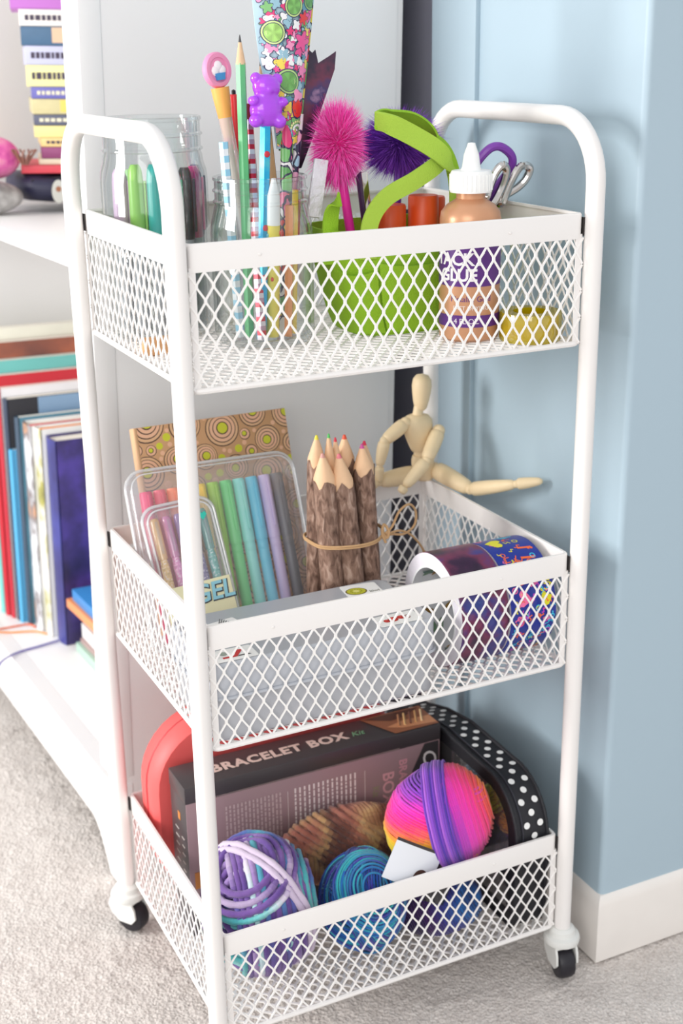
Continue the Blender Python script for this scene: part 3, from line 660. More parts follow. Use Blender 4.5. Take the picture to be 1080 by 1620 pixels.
b.prism([(x, z) for x, z in outl], 0.0012, Matrix(((1, 0, 0, 0), (0, 0, -1, Yg), (0, 1, 0, 0), (0, 0, 0, 1)))); part('tape_feather', b, GALT, t, True)
b = MB(); b.rbox((0, 0, 0.024), (0.013, 0.003, 0.048), 0.001)
b.v = [Vector((p.x + 0.0015 * math.sin(p.z * 400), p.y + 0.002 * math.sin(p.z * 300 + p.x * 500), p.z)) for p in b.v]
solo('foil_wrapper', 'crinkled silver foil strip poking out at the right of the mason jar', 'wrapper', b, mat('silver_foil', (222, 218, 224), rough=0.35, metal=0.25, bump=0.8, bscale=180), tr(0.1655, 0.1270, 0.7360 + 0.003) @ rot(0.18, 'Y'))
hexpencil('pencil', 'thin yellow pencil by the right wall of the mason jar', (0.1477, 0.120, 0.7634), (0.1426, 0.120, 0.645), mat('yellow_pencil', (240, 206, 50), rough=0.4), 0.0028, tip=False)
hexpencil('pencil', 'orange pencil standing low in the mason jar', (0.139, 0.1135, 0.752), (0.1335, 0.1105, 0.645), mat('orange_pencil', (238, 150, 84), rough=0.4), 0.0036, tip=False)
hexpencil('pencil', 'crimson pencil slanting low in the mason jar', (0.152, 0.126, 0.755), (0.1440, 0.1265, 0.645), mat('crimson_pencil', (190, 40, 80), rough=0.4), 0.0032, tip=False)

# --- green felt caddy with pockets and straps
FELT = mat('lime_felt', (150, 196, 44), rough=0.95, bump=0.5, bscale=900, vary=0.06, vscale=120)
FELTD = mat('lime_felt_edge', (172, 206, 74), rough=0.95, bump=0.4, bscale=900)
gx, gy = 0.2600, 0.1420
t = thing('felt_caddy', 'lime green felt caddy with pockets and two loop straps', 'bag', tr(gx, gy, ZF))
def oval(z, f=0.0):
    u = min(1, max(0, z / 0.096)); w = 0.058 + 0.0285 * u ** 0.6 + f; d = 0.040 + 0.008 * u + f
    return [(math.copysign(abs(math.cos(a)) ** 0.6, math.cos(a)) * w, math.copysign(abs(math.sin(a)) ** 0.6, math.sin(a)) * d + 0.0012 * math.sin(3 * a + z * 60), z) for a in [2 * PI * k / 56 for k in range(56)]]
vs = []; fs = []; zz = [0.0, 0.004, 0.015, 0.03, 0.05, 0.07, 0.082, 0.091]
rings = [oval(0, -0.006)] + [oval(z) for z in zz] + [oval(z, -0.0026) for z in reversed(zz[1:])]
for r in rings: vs += r
for i in range(len(rings) - 1):
    for k in range(56): k2 = (k + 1) % 56; fs.append((i * 56 + k, i * 56 + k2, (i + 1) * 56 + k2, (i + 1) * 56 + k))
fs.append(tuple(reversed(range(56)))); fs.append(tuple((len(rings) - 1) * 56 + k for k in range(56)))
part('felt_body', MB().add(vs, fs), FELT, t)
def wall_pt(a, z, f): 
    p = oval(z, f); k = (a / (2 * PI) * 56) % 56; i = int(k); q = k - i; A = Vector(p[i]); B = Vector(p[(i + 1) % 56]); return A.lerp(B, q)
for (a0, a1, h) in ((1.13 * PI, 1.36 * PI, 0.058), (1.37 * PI, 1.60 * PI, 0.064), (1.61 * PI, 1.83 * PI, 0.058)):
    vs = []; N = 12; rows_ = [0.003, 0.02, 0.04, h]
    for f0 in (1, 0):
        for z in rows_:
            for k in range(N + 1):
                u = k / N; vs.append(wall_pt(a0 + (a1 - a0) * u, z + (0.004 * math.sin(PI * u) * -1 if z == h else 0), 0.0004 + f0 * (0.0020 + 0.0028 * math.sin(PI * u))))
    fs = []; m_ = N + 1; off = len(rows_) * m_
    for i in range(len(rows_) - 1):
        for k in range(N):
            q = i * m_ + k; fs.append((q, q + 1, q + m_ + 1, q + m_)); fs.append((off + q, off + q + m_, off + q + m_ + 1, off + q + 1))
        for k in (0, N): q = i * m_ + k; fs.append((q, q + m_, off + q + m_, off + q) if k == 0 else (q, off + q, off + q + m_, q + m_))
    for i in (0, len(rows_) - 1):
        for k in range(N): q = i * m_ + k; fs.append((q, off + q, off + q + 1, q + 1) if i == 0 else (q, q + 1, off + q + 1, off + q))
    part('pocket', MB().add(vs, fs), FELT, t)
def smooth_path(pts, n=8):
    P = [Vector(p) for p in pts]; out = []
    for i in range(len(P) - 1):
        p0 = P[max(i - 1, 0)]; p1 = P[i]; p2 = P[i + 1]; p3 = P[min(i + 2, len(P) - 1)]
        for k in range(n):
            u = k / n; out.append(0.5 * ((2 * p1) + (p2 - p0) * u + (2 * p0 - 5 * p1 + 4 * p2 - p3) * u * u + (3 * p1 - p0 - 3 * p2 + p3) * u ** 3))
    out.append(P[-1]); return out
def ribbon(pts, w, th, ups_, n=8):
    """flat strap: ups_ gives the strap's width direction at each control point"""
    P = smooth_path(pts, n); Uc = smooth_path(ups_, n); vs = []; fs = []
    for i, p in enumerate(P):
        t_ = (P[min(i + 1, len(P) - 1)] - P[max(i - 1, 0)]).normalized(); u = Uc[i]; u = (u - t_ * u.dot(t_)).normalized(); nrm = t_.cross(u)
        for a, c in ((-1, -1), (1, -1), (1, 1), (-1, 1)): vs.append(p + u * (a * w / 2) + nrm * (c * th / 2))
    for i in range(len(P) - 1):
        for k in range(4): k2 = (k + 1) % 4; fs.append((i * 4 + k, i * 4 + k2, (i + 1) * 4 + k2, (i + 1) * 4 + k))
    fs.append((3, 2, 1, 0)); e = (len(P) - 1) * 4; fs.append((e, e + 1, e + 2, e + 3))
    return MB().add(vs, fs)
# front strap: rises out of the front wall, sweeps right, folds at the right and returns to the peak at the upper left
b = ribbon([(0.2030, 0.0985, 0.705), (0.2055, 0.0985, 0.735), (0.2210, 0.1000, 0.7540), (0.2480, 0.0990, 0.7670), (0.2720, 0.1010, 0.7800), (0.2810, 0.1080, 0.7900)], 0.0150, 0.0022, [(1, 0, 0), (0.9, 0, -0.2), (0.4, 0, -1), (0.2, 0, -1), (0.35, 0, -1), (0.8, 0.3, -0.6)])
part('strap', b, FELTD, t, True)
b = ribbon([(0.2150, 0.1060, 0.8160), (0.2240, 0.0975, 0.8130), (0.2450, 0.0960, 0.8030), (0.2680, 0.0960, 0.7900), (0.2840, 0.0990, 0.7760), (0.2935, 0.1050, 0.7620), (0.2975, 0.1120, 0.727)], 0.0165, 0.0022, [(0.4, 0.3, -1), (0.4, 0.2, -1), (0.35, 0, -1), (0.45, 0, -1), (0.7, 0, -1), (0.9, 0, -0.6), (1, 0, -0.1)])
part('strap', b, FELTD, t, True)
b = ribbon([(0.2150, 0.1060, 0.8160), (0.2300, 0.1180, 0.8190), (0.2580, 0.1260, 0.8160), (0.2820, 0.1300, 0.8030), (0.2960, 0.1280, 0.7850), (0.2995, 0.1200, 0.762), (0.3010, 0.1080, 0.727)], 0.0140, 0.0022, [(0.4, 0.5, -1), (0.2, 0.9, -0.6), (0.1, 0.9, -0.6), (0.6, 0.6, -0.5), (1, 0.3, -0.2), (1, 0.2, 0), (1, 0.2, 0)])
part('strap', b, FELT, t, True)
b = ribbon([(0.1775, 0.1200, 0.700), (0.1780, 0.1180, 0.735), (0.1795, 0.1130, 0.7500), (0.1825, 0.1080, 0.7550)], 0.014, 0.0022, [(1, 0, 0), (1, 0, 0.3), (0.8, 0, 0.6), (0.5, 0, 1)])
part('strap', b, FELT, t, True)

# --- things in the caddy
def pompom_pen(name, label, c, r, bot, colc, colo, n, seed):
    rr = random.Random(seed); t = thing(name, label, 'pen', tr(*bot), 'fluffy topped pens in the caddy')
    part('barrel', MB().tube([bot, (c[0], c[1], c[2] - r[2] * 0.2)], 0.0040, 12), mat(name + '_barrel' + str(seed), colc, rough=0.35), t, True)
    b = MB(); C = Vector(c)
    b.color(*colc); b.ball(c, tuple(q * 0.5 for q in r), 16, 10)
    for i in range(n):
        z = rr.uniform(-1, 1); a = rr.uniform(0, 2 * PI); s = math.sqrt(1 - z * z)
        d = Vector((s * math.cos(a) * r[0], s * math.sin(a) * r[1], z * r[2])); f = rr.uniform(0.62, 1.2)
        side = Vector((rr.uniform(-1, 1), rr.uniform(-1, 1), rr.uniform(-1, 1))).cross(d).normalized() * 0.00030
        bend = Vector((rr.uniform(-1, 1), rr.uniform(-1, 1), rr.uniform(-1.2, 0.6))) * 0.0045
        u = rr.random(); b.color(*[int(colc[k] * (1 - u) + colo[k] * u) for k in range(3)])
        p0 = C + d * 0.42; p1 = C + d * 0.72 * f + bend * 0.4; p2 = C + d * f + bend
        b.add([p0 - side, p0 + side, p1 + side * 0.8, p1 - side * 0.8, p2], [(0, 1, 2, 3), (3, 2, 4)])
    part('fluffy_pompom', b, vcol_mat('marabou_fluff', 0.8, spec=0.2), t, True, kind='stuff', ang=180)
pompom_pen('pompom_pen', 'pen with a fluffy hot pink marabou pompom', (0.1955, 0.137, 0.7960), (0.0240, 0.0220, 0.0370), (0.2190, 0.1400, 0.650), (255, 50, 176), (255, 150, 222), 9000, 3)
pompom_pen('pompom_pen', 'pen with a fluffy deep purple marabou pompom behind the green strap', (0.2700, 0.1660, 0.7925), (0.0400, 0.0230, 0.0290), (0.2560, 0.160, 0.645), (104, 42, 164), (160, 90, 214), 9000, 5)
ORG = mat('orange_glue_cap', (240, 88, 34), rough=0.4)
for (x, y, h, lab) in ((0.2450, 0.137, 0.1020, 'orange glue stick at the left, half behind the green strap'), (0.2780, 0.138, 0.1080, 'orange glue stick in the middle of the caddy'), (0.2970, 0.1590, 0.104, 'orange glue stick at the right, behind the bottle cap')):
    t = thing('glue_stick', lab, 'glue stick', tr(x, y, ZF + 0.0048), 'orange glue sticks in the caddy')
    part('tube', MB().lathe([(0.0, 0.0), (0.0120, 0.0), (0.0128, 0.001), (0.0128, 0.060), (0.0, 0.060)], 28), mat('orange_glue_tube', (224, 78, 34), rough=0.4), t)
    part('cap', MB().lathe([(0.0, 0.0595), (0.0134, 0.0595), (0.0134, h - 0.002), (0.0126, h), (0.0, h)], 28), ORG, t)
M, L = pen_M((0.2075, 0.1195, 0.7750), (0.2320, 0.1380, 0.650))
t = thing('ballpoint_pen', 'chrome pen with a wide clip beside the pink pompom', 'pen', M)
CHROME = mat('chrome', (205, 200, 196), rough=0.12, metal=1.0)
part('barrel', MB().lathe([(0.0, 0.0), (0.0042, 0.002), (0.0046, L - 0.004), (0.0, L)], 18), mat('dark_purple_barrel', (60, 30, 70), rough=0.3), t)
part('clip', MB().rbox((0, 0.0062, L - 0.020), (0.0056, 0.0012, 0.042), 0.0005), CHROME, t)

# --- tacky glue bottle
BX, BY = 0.281, 0.0635
t = thing('glue_bottle', 'gold tacky glue bottle with a purple label and white pointed cap', 'bottle', tr(BX, BY, ZF))
GOLD = mat('metallic_tan_plastic', (206, 152, 116), rough=0.32, metal=0.25)
rb = 0.0255; H = 0.100
part('bottle_body', MB().lathe([(0.0, 0.0), (0.0225, 0.0), (0.0250, 0.002), (rb, 0.006), (rb, H), (0.0245, H + 0.006), (0.0200, H + 0.0115), (0.0140, H + 0.0150), (0.0120, H + 0.0165), (0.0120, H + 0.0215), (0.0, H + 0.0215)], 44), GOLD, t)
lb = part('label_band', MB().lathe([(rb + 0.0003, 0.047), (rb + 0.0003, 0.090)], 44, close=True), mat('purple_label', (92, 40, 128), rough=0.35), t)
part('label_band', MB().lathe([(rb + 0.0003, 0.013), (rb + 0.0003, 0.023)], 44, close=True), mat('purple_label', (92, 40, 128), rough=0.35), t)
def wrap_text(txt, size, z, ang, r, col, bold=0.0):
    b = text_mb(txt, size, 0.0003, bold=bold, col=col); 
    b.v = [Vector((math.sin(ang + p.x / r) * (r + 0.0002 + p.z), -math.cos(ang + p.x / r) * (r + 0.0002 + p.z), z + p.y)) for p in b.v]
    return b
va = math.atan2(-0.58, 0.98)       # the label is turned a little left, towards the room
b = MB(); b.merge(wrap_text('TACKY', 0.0140, 0.0690, va - 0.42, rb + 0.0003, (244, 240, 244), 0.0004)); b.merge(wrap_text('GLUE', 0.0140, 0.0560, va - 0.42, rb + 0.0003, (244, 240, 244), 0.0004))
part('label_lettering', b, vcol_mat('printed_colour', 0.4), lb)
b = MB(); b.merge(wrap_text('Metallic Gold', 0.0066, 0.0365, va + 0.05, rb, (110, 60, 130))); b.merge(wrap_text('FAST DRYING', 0.0050, 0.0290, va + 0.05, rb, (240, 228, 220))); b.merge(wrap_text('4 FL OZ', 0.0062, 0.0180, va - 0.1, rb + 0.0003, (236, 226, 236)))
part('small_lettering', b, vcol_mat('printed_colour', 0.4), t)
WPL = mat('white_cap_plastic', (242, 242, 240), rough=0.4)
z0 = H + 0.0215
b = MB(); n = 60; prof = [(0.0172, 0.0), (0.0174, 0.0012), (0.0172, 0.0150), (0.0160, 0.0172)]
b.lathe([(0.0, z0)] + [(r_, z0 + z_) for r_, z_ in prof] + [(0.0088, z0 + 0.0176), (0.0076, z0 + 0.0200), (0.0062, z0 + 0.0300), (0.0036, z0 + 0.0370), (0.0030, z0 + 0.0390), (0.0, z0 + 0.0394)], 60)
cp = part('cap', b, WPL, t)
b = MB()
for k in range(30): a = 2 * PI * k / 30; b.box((0.0173 * math.cos(a), 0.0173 * math.sin(a), z0 + 0.008), (0.0009, 0.0009, 0.0130))
part('cap_ridges', b, WPL, cp)

# --- yellow tape in its case
t = thing('tape_roll', 'translucent yellow roll of tape in the right front corner', 'tape', tr(0.3215, 0.0305, ZF))
YEL = clear_mat('yellow_clear_plastic', (236, 222, 60), lo=0.12, hi=0.5, rough=0.08, body=0.45, bodycol=(226, 206, 20))
part('tape_case', MB().lathe([(0.0255, 0.0), (0.0262, 0.002), (0.0262, 0.022), (0.0255, 0.024), (0.015, 0.024), (0.015, 0.0)], 44, close=False), YEL, t)
part('tape_coil', MB().lathe([(0.0175, 0.003), (0.0240, 0.003), (0.0240, 0.020), (0.0175, 0.020), (0.0175, 0.003)], 40, close=True), mat('yellow_tape', (206, 170, 30), rough=0.4), t)
b = MB(); b.color(176, 60, 40)
for k in range(18): a = 2 * PI * k / 18; b.ball((0.0241 * math.cos(a), 0.0241 * math.sin(a), 0.008 + 0.006 * (k % 2)), (0.0012, 0.0012, 0.0018), 8, 5)
part('printed_marks', b, vcol_mat('printed_colour', 0.4), t)

# --- scissors
def scissors(label, hpath, hr, mt, blade, off, group='scissors standing in the caddy'):
    t = thing('scissors', label, 'scissors', tr(*blade[1]), group)
    for p in hpath: part('finger_loop', MB().tube(smooth_path(list(p) + [p[0]], 6)[:-1], hr, 10, closed=True, flat=(1.0, 1.0) if False else None), mt, t, True)
    A, B = Vector(blade[0]), Vector(blade[1]); d = (B - A).normalized(); s = d.cross(Vector((0, 1, 0))).normalized()
    for k in (-1, 1):
        o2 = Vector((0, 0.0008 * k, 0))
        vs = [A + s * 0.004 + o2, A - s * 0.004 + o2, B - s * 0.0008 + o2 + s * k * .003, B + s * 0.0008 + o2 + s * k * .003]
        vs = [v + Vector((0, q, 0)) for q in (-0.0007, 0.0007) for v in vs]
        part('blade', MB().add(vs, [(3, 2, 1, 0), (4, 5, 6, 7), (0, 1, 5, 4), (1, 2, 6, 5), (2, 3, 7, 6), (3, 0, 4, 7)]), CHROME, t, True)
    return t
PUR = mat('purple_plastic', (128, 62, 168), rough=0.35)
y = 0.120
scissors('purple handled scissors standing tallest behind the white glue cap',
    [[(0.3125, y + .003, 0.752), (0.3175, y + .002, 0.770), (0.3290, y - .004, 0.7865), (0.3400, y - .006, 0.7895), (0.3520, y - .006, 0.7820), (0.3545, y - .004, 0.7720), (0.3470, y, 0.7600), (0.3380, y, 0.7510), (0.3270, y + .003, 0.7395), (0.3180, y + .004, 0.7405)]], 0.0038, PUR, ((0.3200, y + .003, 0.740), (0.2980, 0.142, 0.652)), 0)
y = 0.106
scissors('steel scissors with two narrow bright loops, in front of the purple pair',
    [[(0.3225, y, 0.748), (0.3300, y, 0.766), (0.3370, y - .002, 0.7745), (0.3415, y - .002, 0.7700), (0.3390, y, 0.7570), (0.3320, y + .001, 0.7440), (0.3245, y + .002, 0.7370), (0.3210, y + .002, 0.7410)],
     [(0.3400, y, 0.742), (0.3480, y, 0.7600), (0.3560, y - .002, 0.7725), (0.3640, y - .004, 0.7710), (0.3620, y - .002, 0.7620), (0.3545, y, 0.7545), (0.3430, y + .002, 0.7480), (0.3370, y + .003, 0.7420)]], 0.0036, CHROME, ((0.3290, y + .004, 0.741), (0.3080, 0.146, 0.652)), 0)

# ================================================================== MIDDLE BASKET
ZM = 0.3394 + 0.0016
def frame3(O, X, Z):
    """frame at O with local x along X and local z near Z"""
    X = Vector(X).normalized(); Z = Vector(Z); Z = (Z - X * Z.dot(X)).normalized(); Y = Z.cross(X)
    M = Matrix.Identity(4)
    for i in range(3): M[i][0] = X[i]; M[i][1] = Y[i]; M[i][2] = Z[i]
    M.translation = Vector(O); return M
XZ = Matrix(((1, 0, 0, 0), (0, 0, -1, 0), (0, 1, 0, 0), (0, 0, 0, 1)))     # prism drawn in x-z, thickness towards -y
# --- notebook with circle print
lean = Vector((-0.035, 0.300, 1.0))
MN = frame3((0.0425, 0.2165, ZM + 0.0045), (1, 0, 0), lean)
t = thing('notebook', 'tan hardcover notebook printed with brown rings and lime dots leaning at the back', 'notebook', MN)
NW, NH, NT = 0.156, 0.200, 0.0115
TANC = (216, 172, 130); BRN = (84, 56, 42); LIM = (200, 200, 44); PEA = (226, 176, 142)
NB = vcol_mat('printed_cover', 0.35)
b = MB(); b.color(196, 150, 108); b.rbox((NW / 2, 0.001, NH / 2), (NW, 0.0022, NH), 0.0006); part('front_cover', b, NB, t)
b = MB(); b.color(*BRN); b.rbox((NW / 2, NT, NH / 2), (NW, 0.0022, NH), 0.0006); part('back_cover', b, NB, t)
b = MB(); b.color(*TANC); b.rbox((0.0012, NT / 2 + .0005, NH / 2), (0.003, NT + 0.003, NH), 0.001); part('spine', b, NB, t)
part('pages', MB().box((NW / 2 + .001, NT / 2, NH / 2), (NW - 0.006, NT - 0.002, NH - 0.004)), mat('paper_edge', (236, 228, 206), rough=0.8), t)
b = MB(); rr = random.Random(11); cs = []
for R0, tries in ((0.0175, 60), (0.0135, 160), (0.0095, 500), (0.0060, 900), (0.0036, 1500), (0.0022, 1500)):
    for q in range(tries):
        r = R0 * rr.uniform(0.9, 1.1); x = rr.uniform(-0.004, NW + 0.004); z = rr.uniform(-0.004, NH + 0.004)
        if all((x - u) ** 2 + (z - v) ** 2 > (r + w + 0.0002) ** 2 for u, v, w in cs): cs.append((x, z, r))
def clipdisc(b, x, z, r, y):
    n = 28 if r > 0.006 else 14; pts = []
    for k in range(n):
        a = 2 * PI * k / n; px = min(NW - 0.0004, max(0.0032, x + r * math.cos(a))); pz = min(NH - 0.0004, max(0.0004, z + r * math.sin(a)))
        if not pts or (abs(pts[-1][0] - px) + abs(pts[-1][2] - pz)) > 1e-5: pts.append((px, y, pz))
    if len(pts) > 2: b.add(pts, [tuple(range(len(pts)))])
for (x, z, r) in cs:
    cols = []
    if r > 0.012: cols = [(1.0, BRN), (0.94, TANC), (0.80, BRN), (0.75, PEA), (0.58, BRN), (0.53, PEA), (0.36, BRN), (0.30, LIM)]
    elif r > 0.008: cols = [(1.0, BRN), (0.92, TANC), (0.70, BRN), (0.62, PEA), (0.42, BRN), (0.34, LIM)]
    elif r > 0.005: cols = [(1.0, BRN), (0.88, PEA), (0.50, BRN), (0.38, LIM)]
    elif r > 0.003: cols = [(1.0, LIM if rr.random() < .4 else PEA)]
    else: cols = [(1.0, PEA)]
    ox, oz = rr.uniform(-.12, .12) * r, rr.uniform(-.12, .12) * r
    for i, (f, c) in enumerate(cols):
        b.color(*c); s = i / max(1, len(cols) - 1); clipdisc(b, x + ox * s, z + oz * s, r * f, -0.00015 - 0.00006 * i)
part('ring_print', b, NB, t, kind='stuff', ang=180)

CASEP = clear_mat('clear_case_plastic', (252, 252, 254), lo=0.08, hi=0.9, rough=0.12, body=0.06)
# --- clear case of markers
MK = frame3((0.0175, 0.1700, ZM + 0.0085), (1, 0, -0.010), (-0.015, 0.455, 1.0))
t = thing('pen_case', 'wide clear plastic case holding a row of coloured markers, leaning on the notebook', 'pen case', MK)
KW, KH, KT = 0.164, 0.168, 0.0150
def tray(w, h, d, r, th=0.0011, n=6):
    """open-topped rounded tray lying in x-z, depth towards -y"""
    o_ = rrect(w, h, r, n, w / 2, h / 2); i_ = rrect(w - 2 * th, h - 2 * th, r - th, n, w / 2, h / 2); f_ = rrect(w + 0.006, h + 0.006, r + 0.003, n, w / 2, h / 2)
    lv = [(o_, 0.0), (o_, d), (f_, d), (f_, d - th), ]
    b = MB(); N = len(o_); vs = [(x, -y, z) for pl, y in [(o_, 0.0), (o_, d * 0.6), (f_, d * 0.6), (f_, d * 0.6 + th), (rrect(w - 0.002, h - 0.002, r, n, w / 2, h / 2), d * 0.6 + th), (rrect(w - 0.003, h - 0.003, r, n, w / 2, h / 2), d)] for x, z in pl]
    L = 6; fs = [tuple(range(N)), tuple(reversed(range((L - 1) * N, L * N)))]
    for q in range(L - 1):
        for k in range(N): fs.append((q * N + k, (q + 1) * N + k, (q + 1) * N + (k + 1) % N, q * N + (k + 1) % N))
    return b.add(vs, fs)
part('clear_shell', tray(KW, KH, KT, 0.016), CASEP, t)
RIMP = clear_mat('clear_case_rim', (250, 250, 252), lo=0.15, hi=0.9, rough=0.15, body=0.40)
part('shell_rim', MB().tube([(x, -KT * 0.6, z) for x, z in rrect(KW + 0.004, KH + 0.004, 0.018, 6, KW / 2, KH / 2)], 0.0016, 8, closed=True).tube([(x, -KT, z) for x, z in rrect(KW - 0.004, KH - 0.004, 0.015, 6, KW / 2, KH / 2)], 0.0008, 6, closed=True), RIMP, t)
for i, (c, nm, tall) in enumerate((((226, 84, 124), 'rose', 1), ((236, 104, 122), 'coral pink', 1), ((252, 146, 104), 'orange', 1), ((248, 168, 80), 'amber', 1), ((246, 210, 70), 'yellow', 1), ((160, 206, 70), 'lime', 1), ((110, 214, 130), 'green', 1), ((146, 228, 220), 'mint', 1), ((116, 212, 238), 'sky blue', 1), ((222, 204, 240), 'lavender', 1), ((128, 128, 132), 'grey', 1))):
    x = 0.0150 + i * 0.0132
    Mm = MK @ tr(x, -KT / 2, 0.010) @ rot(0.012 - 0.0012 * i, 'Y')
    tt = thing('felt_marker', nm + ' marker in the clear case, ' + ('leftmost of the row' if i == 0 else 'rightmost of the row' if i == 10 else 'between its %s neighbours' % ('warm' if i < 5 else 'cool')), 'marker', Mm, 'markers in the clear case')
    mt = mat('case_marker_' + nm.replace(' ', '_'), c, rough=0.35)
    h = 0.140
    part('barrel', MB().lathe([(0.0, 0.0), (0.0044, 0.0), (0.0053, 0.002), (0.0053, 0.082), (0.0, 0.082)], 16), mt, tt)
    cp = part('cap', MB().lathe([(0.0, 0.080), (0.0058, 0.080), (0.0060, 0.082), (0.0060, h - 0.002), (0.0054, h), (0.0, h)], 16), mt, tt)
    part('clip', MB().rbox((0.001, -0.0062, h - 0.026), (0.0026, 0.0016, 0.046), 0.0005), mt, cp)
    tip = part('grip_band', MB().lathe([(0.0051, 0.0700), (0.0054, 0.0705), (0.0054, 0.0790), (0.0051, 0.0795)], 16, close=True), mt, tt)
part('inner_rib', MB().rbox((KW - 0.0062, -KT / 2, KH / 2), (0.003, KT * 0.7, KH - 0.03), 0.001), CLEARP, t)

# --- small gel pen pack
MG = frame3((0.0300, 0.1480, ZM + 0.0070), (1, 0.0, 0.06), (-0.060, 0.450, 1.0))
t = thing('gel_pen_pack', 'small rounded clear pack of glitter gel pens with a GEL label', 'pen pack', MG)
GW, GH = 0.066, 0.142
part('clear_shell', tray(GW, GH, 0.0120, 0.013), CASEP, t)
part('shell_rim', MB().tube([(x, -0.0072, z) for x, z in rrect(GW + 0.003, GH + 0.003, 0.0145, 6, GW / 2, GH / 2)], 0.0016, 8, closed=True).tube([(x, -0.0120, z) for x, z in rrect(GW - 0.005, GH - 0.005, 0.012, 6, GW / 2, GH / 2)], 0.0010, 6, closed=True), RIMP, t)
for i, (c, nm) in enumerate((((250, 214, 150), 'pale yellow glitter'), ((240, 160, 210), 'pink glitter'), ((190, 160, 214), 'violet glitter'), ((132, 120, 160), 'dull purple glitter'), ((120, 190, 180), 'teal glitter'))):
    Mm = MG @ tr(0.0105 + i * 0.0113, -0.0055, 0.012)
    tt = thing('gel_pen', nm + ' gel pen inside the small clear pack', 'pen', Mm, 'gel pens in the small pack')
    part('barrel', MB().lathe([(0.0, 0.0), (0.0040, 0.0), (0.0042, 0.074), (0.0030, 0.084), (0.0, 0.084)], 14), ramp_mat('glitter_' + nm.replace(' ', '_'), [(0.3, tuple(int(q * 0.86) for q in c)), (0.55, c), (0.72, (252, 248, 250))], scale=420, detail=2, rough=0.25), tt)
    cp = part('cap', MB().lathe([(0.0, 0.083), (0.0044, 0.083), (0.0044, 0.118), (0.0030, 0.121), (0.0, 0.121)], 14), clear_mat('cap_' + nm.replace(' ', '_'), tuple(min(255, int(q * 0.6 + 100)) for q in c), lo=0.1, hi=0.5, body=0.5, bodycol=c), tt)
    part('clip', MB().rbox((0.0, -0.0052, 0.103), (0.0024, 0.0012, 0.030), 0.0004), CLEARP, cp)
lb = part('paper_label', MB().rbox((GW / 2, -0.0127, 0.0460), (GW - 0.002, 0.0006, 0.044), 0.0002), mat('cream_label', (244, 238, 196), rough=0.5), t)
b = MB()
for (dx, dz, c, bo) in ((0.0006, -0.0006, (60, 60, 70), 0.0010), (0, 0, (150, 210, 225), 0.0004)):
    q = text_mb('GEL', 0.0230, 0.0004, bold=bo, col=c, shear=0.1); b.merge(q, XZ @ tr(0, 0, 0) if False else tr(GW * 0.70 + dx, -0.0133 - (0.0004 if dx == 0 else 0), 0.0560 + dz) @ XZ)
part('gel_lettering', b, vcol_mat('printed_colour', 0.4), lb)
b = MB(); b.color(40, 190, 170); b.prism([(0.0, -0.004), (0.0040, 0.0008), (0.0030, 0.0032), (0.0010, 0.0034), (0.0, 0.0020), (-0.0010, 0.0034), (-0.0030, 0.0032), (-0.0040, 0.0008)], 0.0004, tr(GW - 0.012, -0.0122, GH - 0.016) @ XZ)
part('heart_sticker', b, vcol_mat('printed_colour', 0.4), t)

# --- translucent grey box
BXX, BXY = 0.116, 0.0568
MBX = tr(BXX, BXY, ZM)
t = thing('storage_box', 'low translucent grey plastic box with picture stickers on its lid', 'box', MBX)
MILK = clear_mat('milky_grey_plastic', (232, 234, 238), lo=0.10, hi=0.45, rough=0.25, body=0.62, bodycol=(214, 216, 222))
MILK2 = clear_mat('grey_lid_plastic', (214, 218, 226), lo=0.12, hi=0.45, rough=0.3, body=0.85, bodycol=(196, 200, 208))
def rbx(w, d, z0, z1, r, th, top=False, n=5):
    o_ = rrect(w, d, r, n); i_ = rrect(w - 2 * th, d - 2 * th, max(r - th, 0.001), n); o2 = rrect(w - 0.004, d - 0.004, max(r - 0.002, .001), n); N = len(o_)
    if top: lv = [(i_, z0), (o_, z0), (o_, z1 - 0.002), (o2, z1), ]
    else: lv = [(i_, z1), (o_, z1), (o_, z0 + 0.002), (o2, z0)]
    vs = [(x, y, z) for pl, z in lv for x, y in pl]; fs = []
    for q in range(3):
        for k in range(N): fs.append((q * N + k, (q + 1) * N + k, (q + 1) * N + (k + 1) % N, q * N + (k + 1) % N) if not top else (q * N + k, q * N + (k + 1) % N, (q + 1) * N + (k + 1) % N, (q + 1) * N + k))
    fs.append(tuple(range(3 * N, 4 * N)) if top else tuple(reversed(range(3 * N, 4 * N))))
    zi = z1 - th if top else z0 + th
    k0 = len(vs); vs += [(x, y, zi) for x, y in i_]
    for k in range(N): fs.append((k, (k + 1) % N, k0 + (k + 1) % N, k0 + k) if not top else (k0 + k, k0 + (k + 1) % N, (k + 1) % N, k))
    fs.append(tuple(k0 + k for k in (range(N) if not top else reversed(range(N)))))
    return MB().add(vs, fs)
part('box_base', rbx(0.203, 0.100, 0.0, 0.038, 0.010, 0.0016), MILK, t)
ld = part('box_lid', rbx(0.207, 0.104, 0.0375, 0.0700, 0.011, 0.0016, True), MILK2, t)
part('lid_ridge', MB().tube([(x, y, 0.0395) for x, y in rrect(0.2085, 0.1055, 0.0115, 5)], 0.0013, 6, closed=True), MILK2, ld)
zt_ = 0.0703
def sticker(name, cx, cy, w, h, a, draw, lab):
    Ms = tr(cx - BXX, cy - BXY, zt_) @ rot(a, 'Z')
    b = MB(); b.color(246, 246, 244); b.merge(MB().color(246, 246, 244).prism(rrect(w, h, 0.002, 3), 0.0003), Ms)
    draw(b, Ms @ tr(0, 0, 0.0004)); part('picture_sticker', b, vcol_mat('printed_colour', 0.4), ld, label=lab, ang=20)
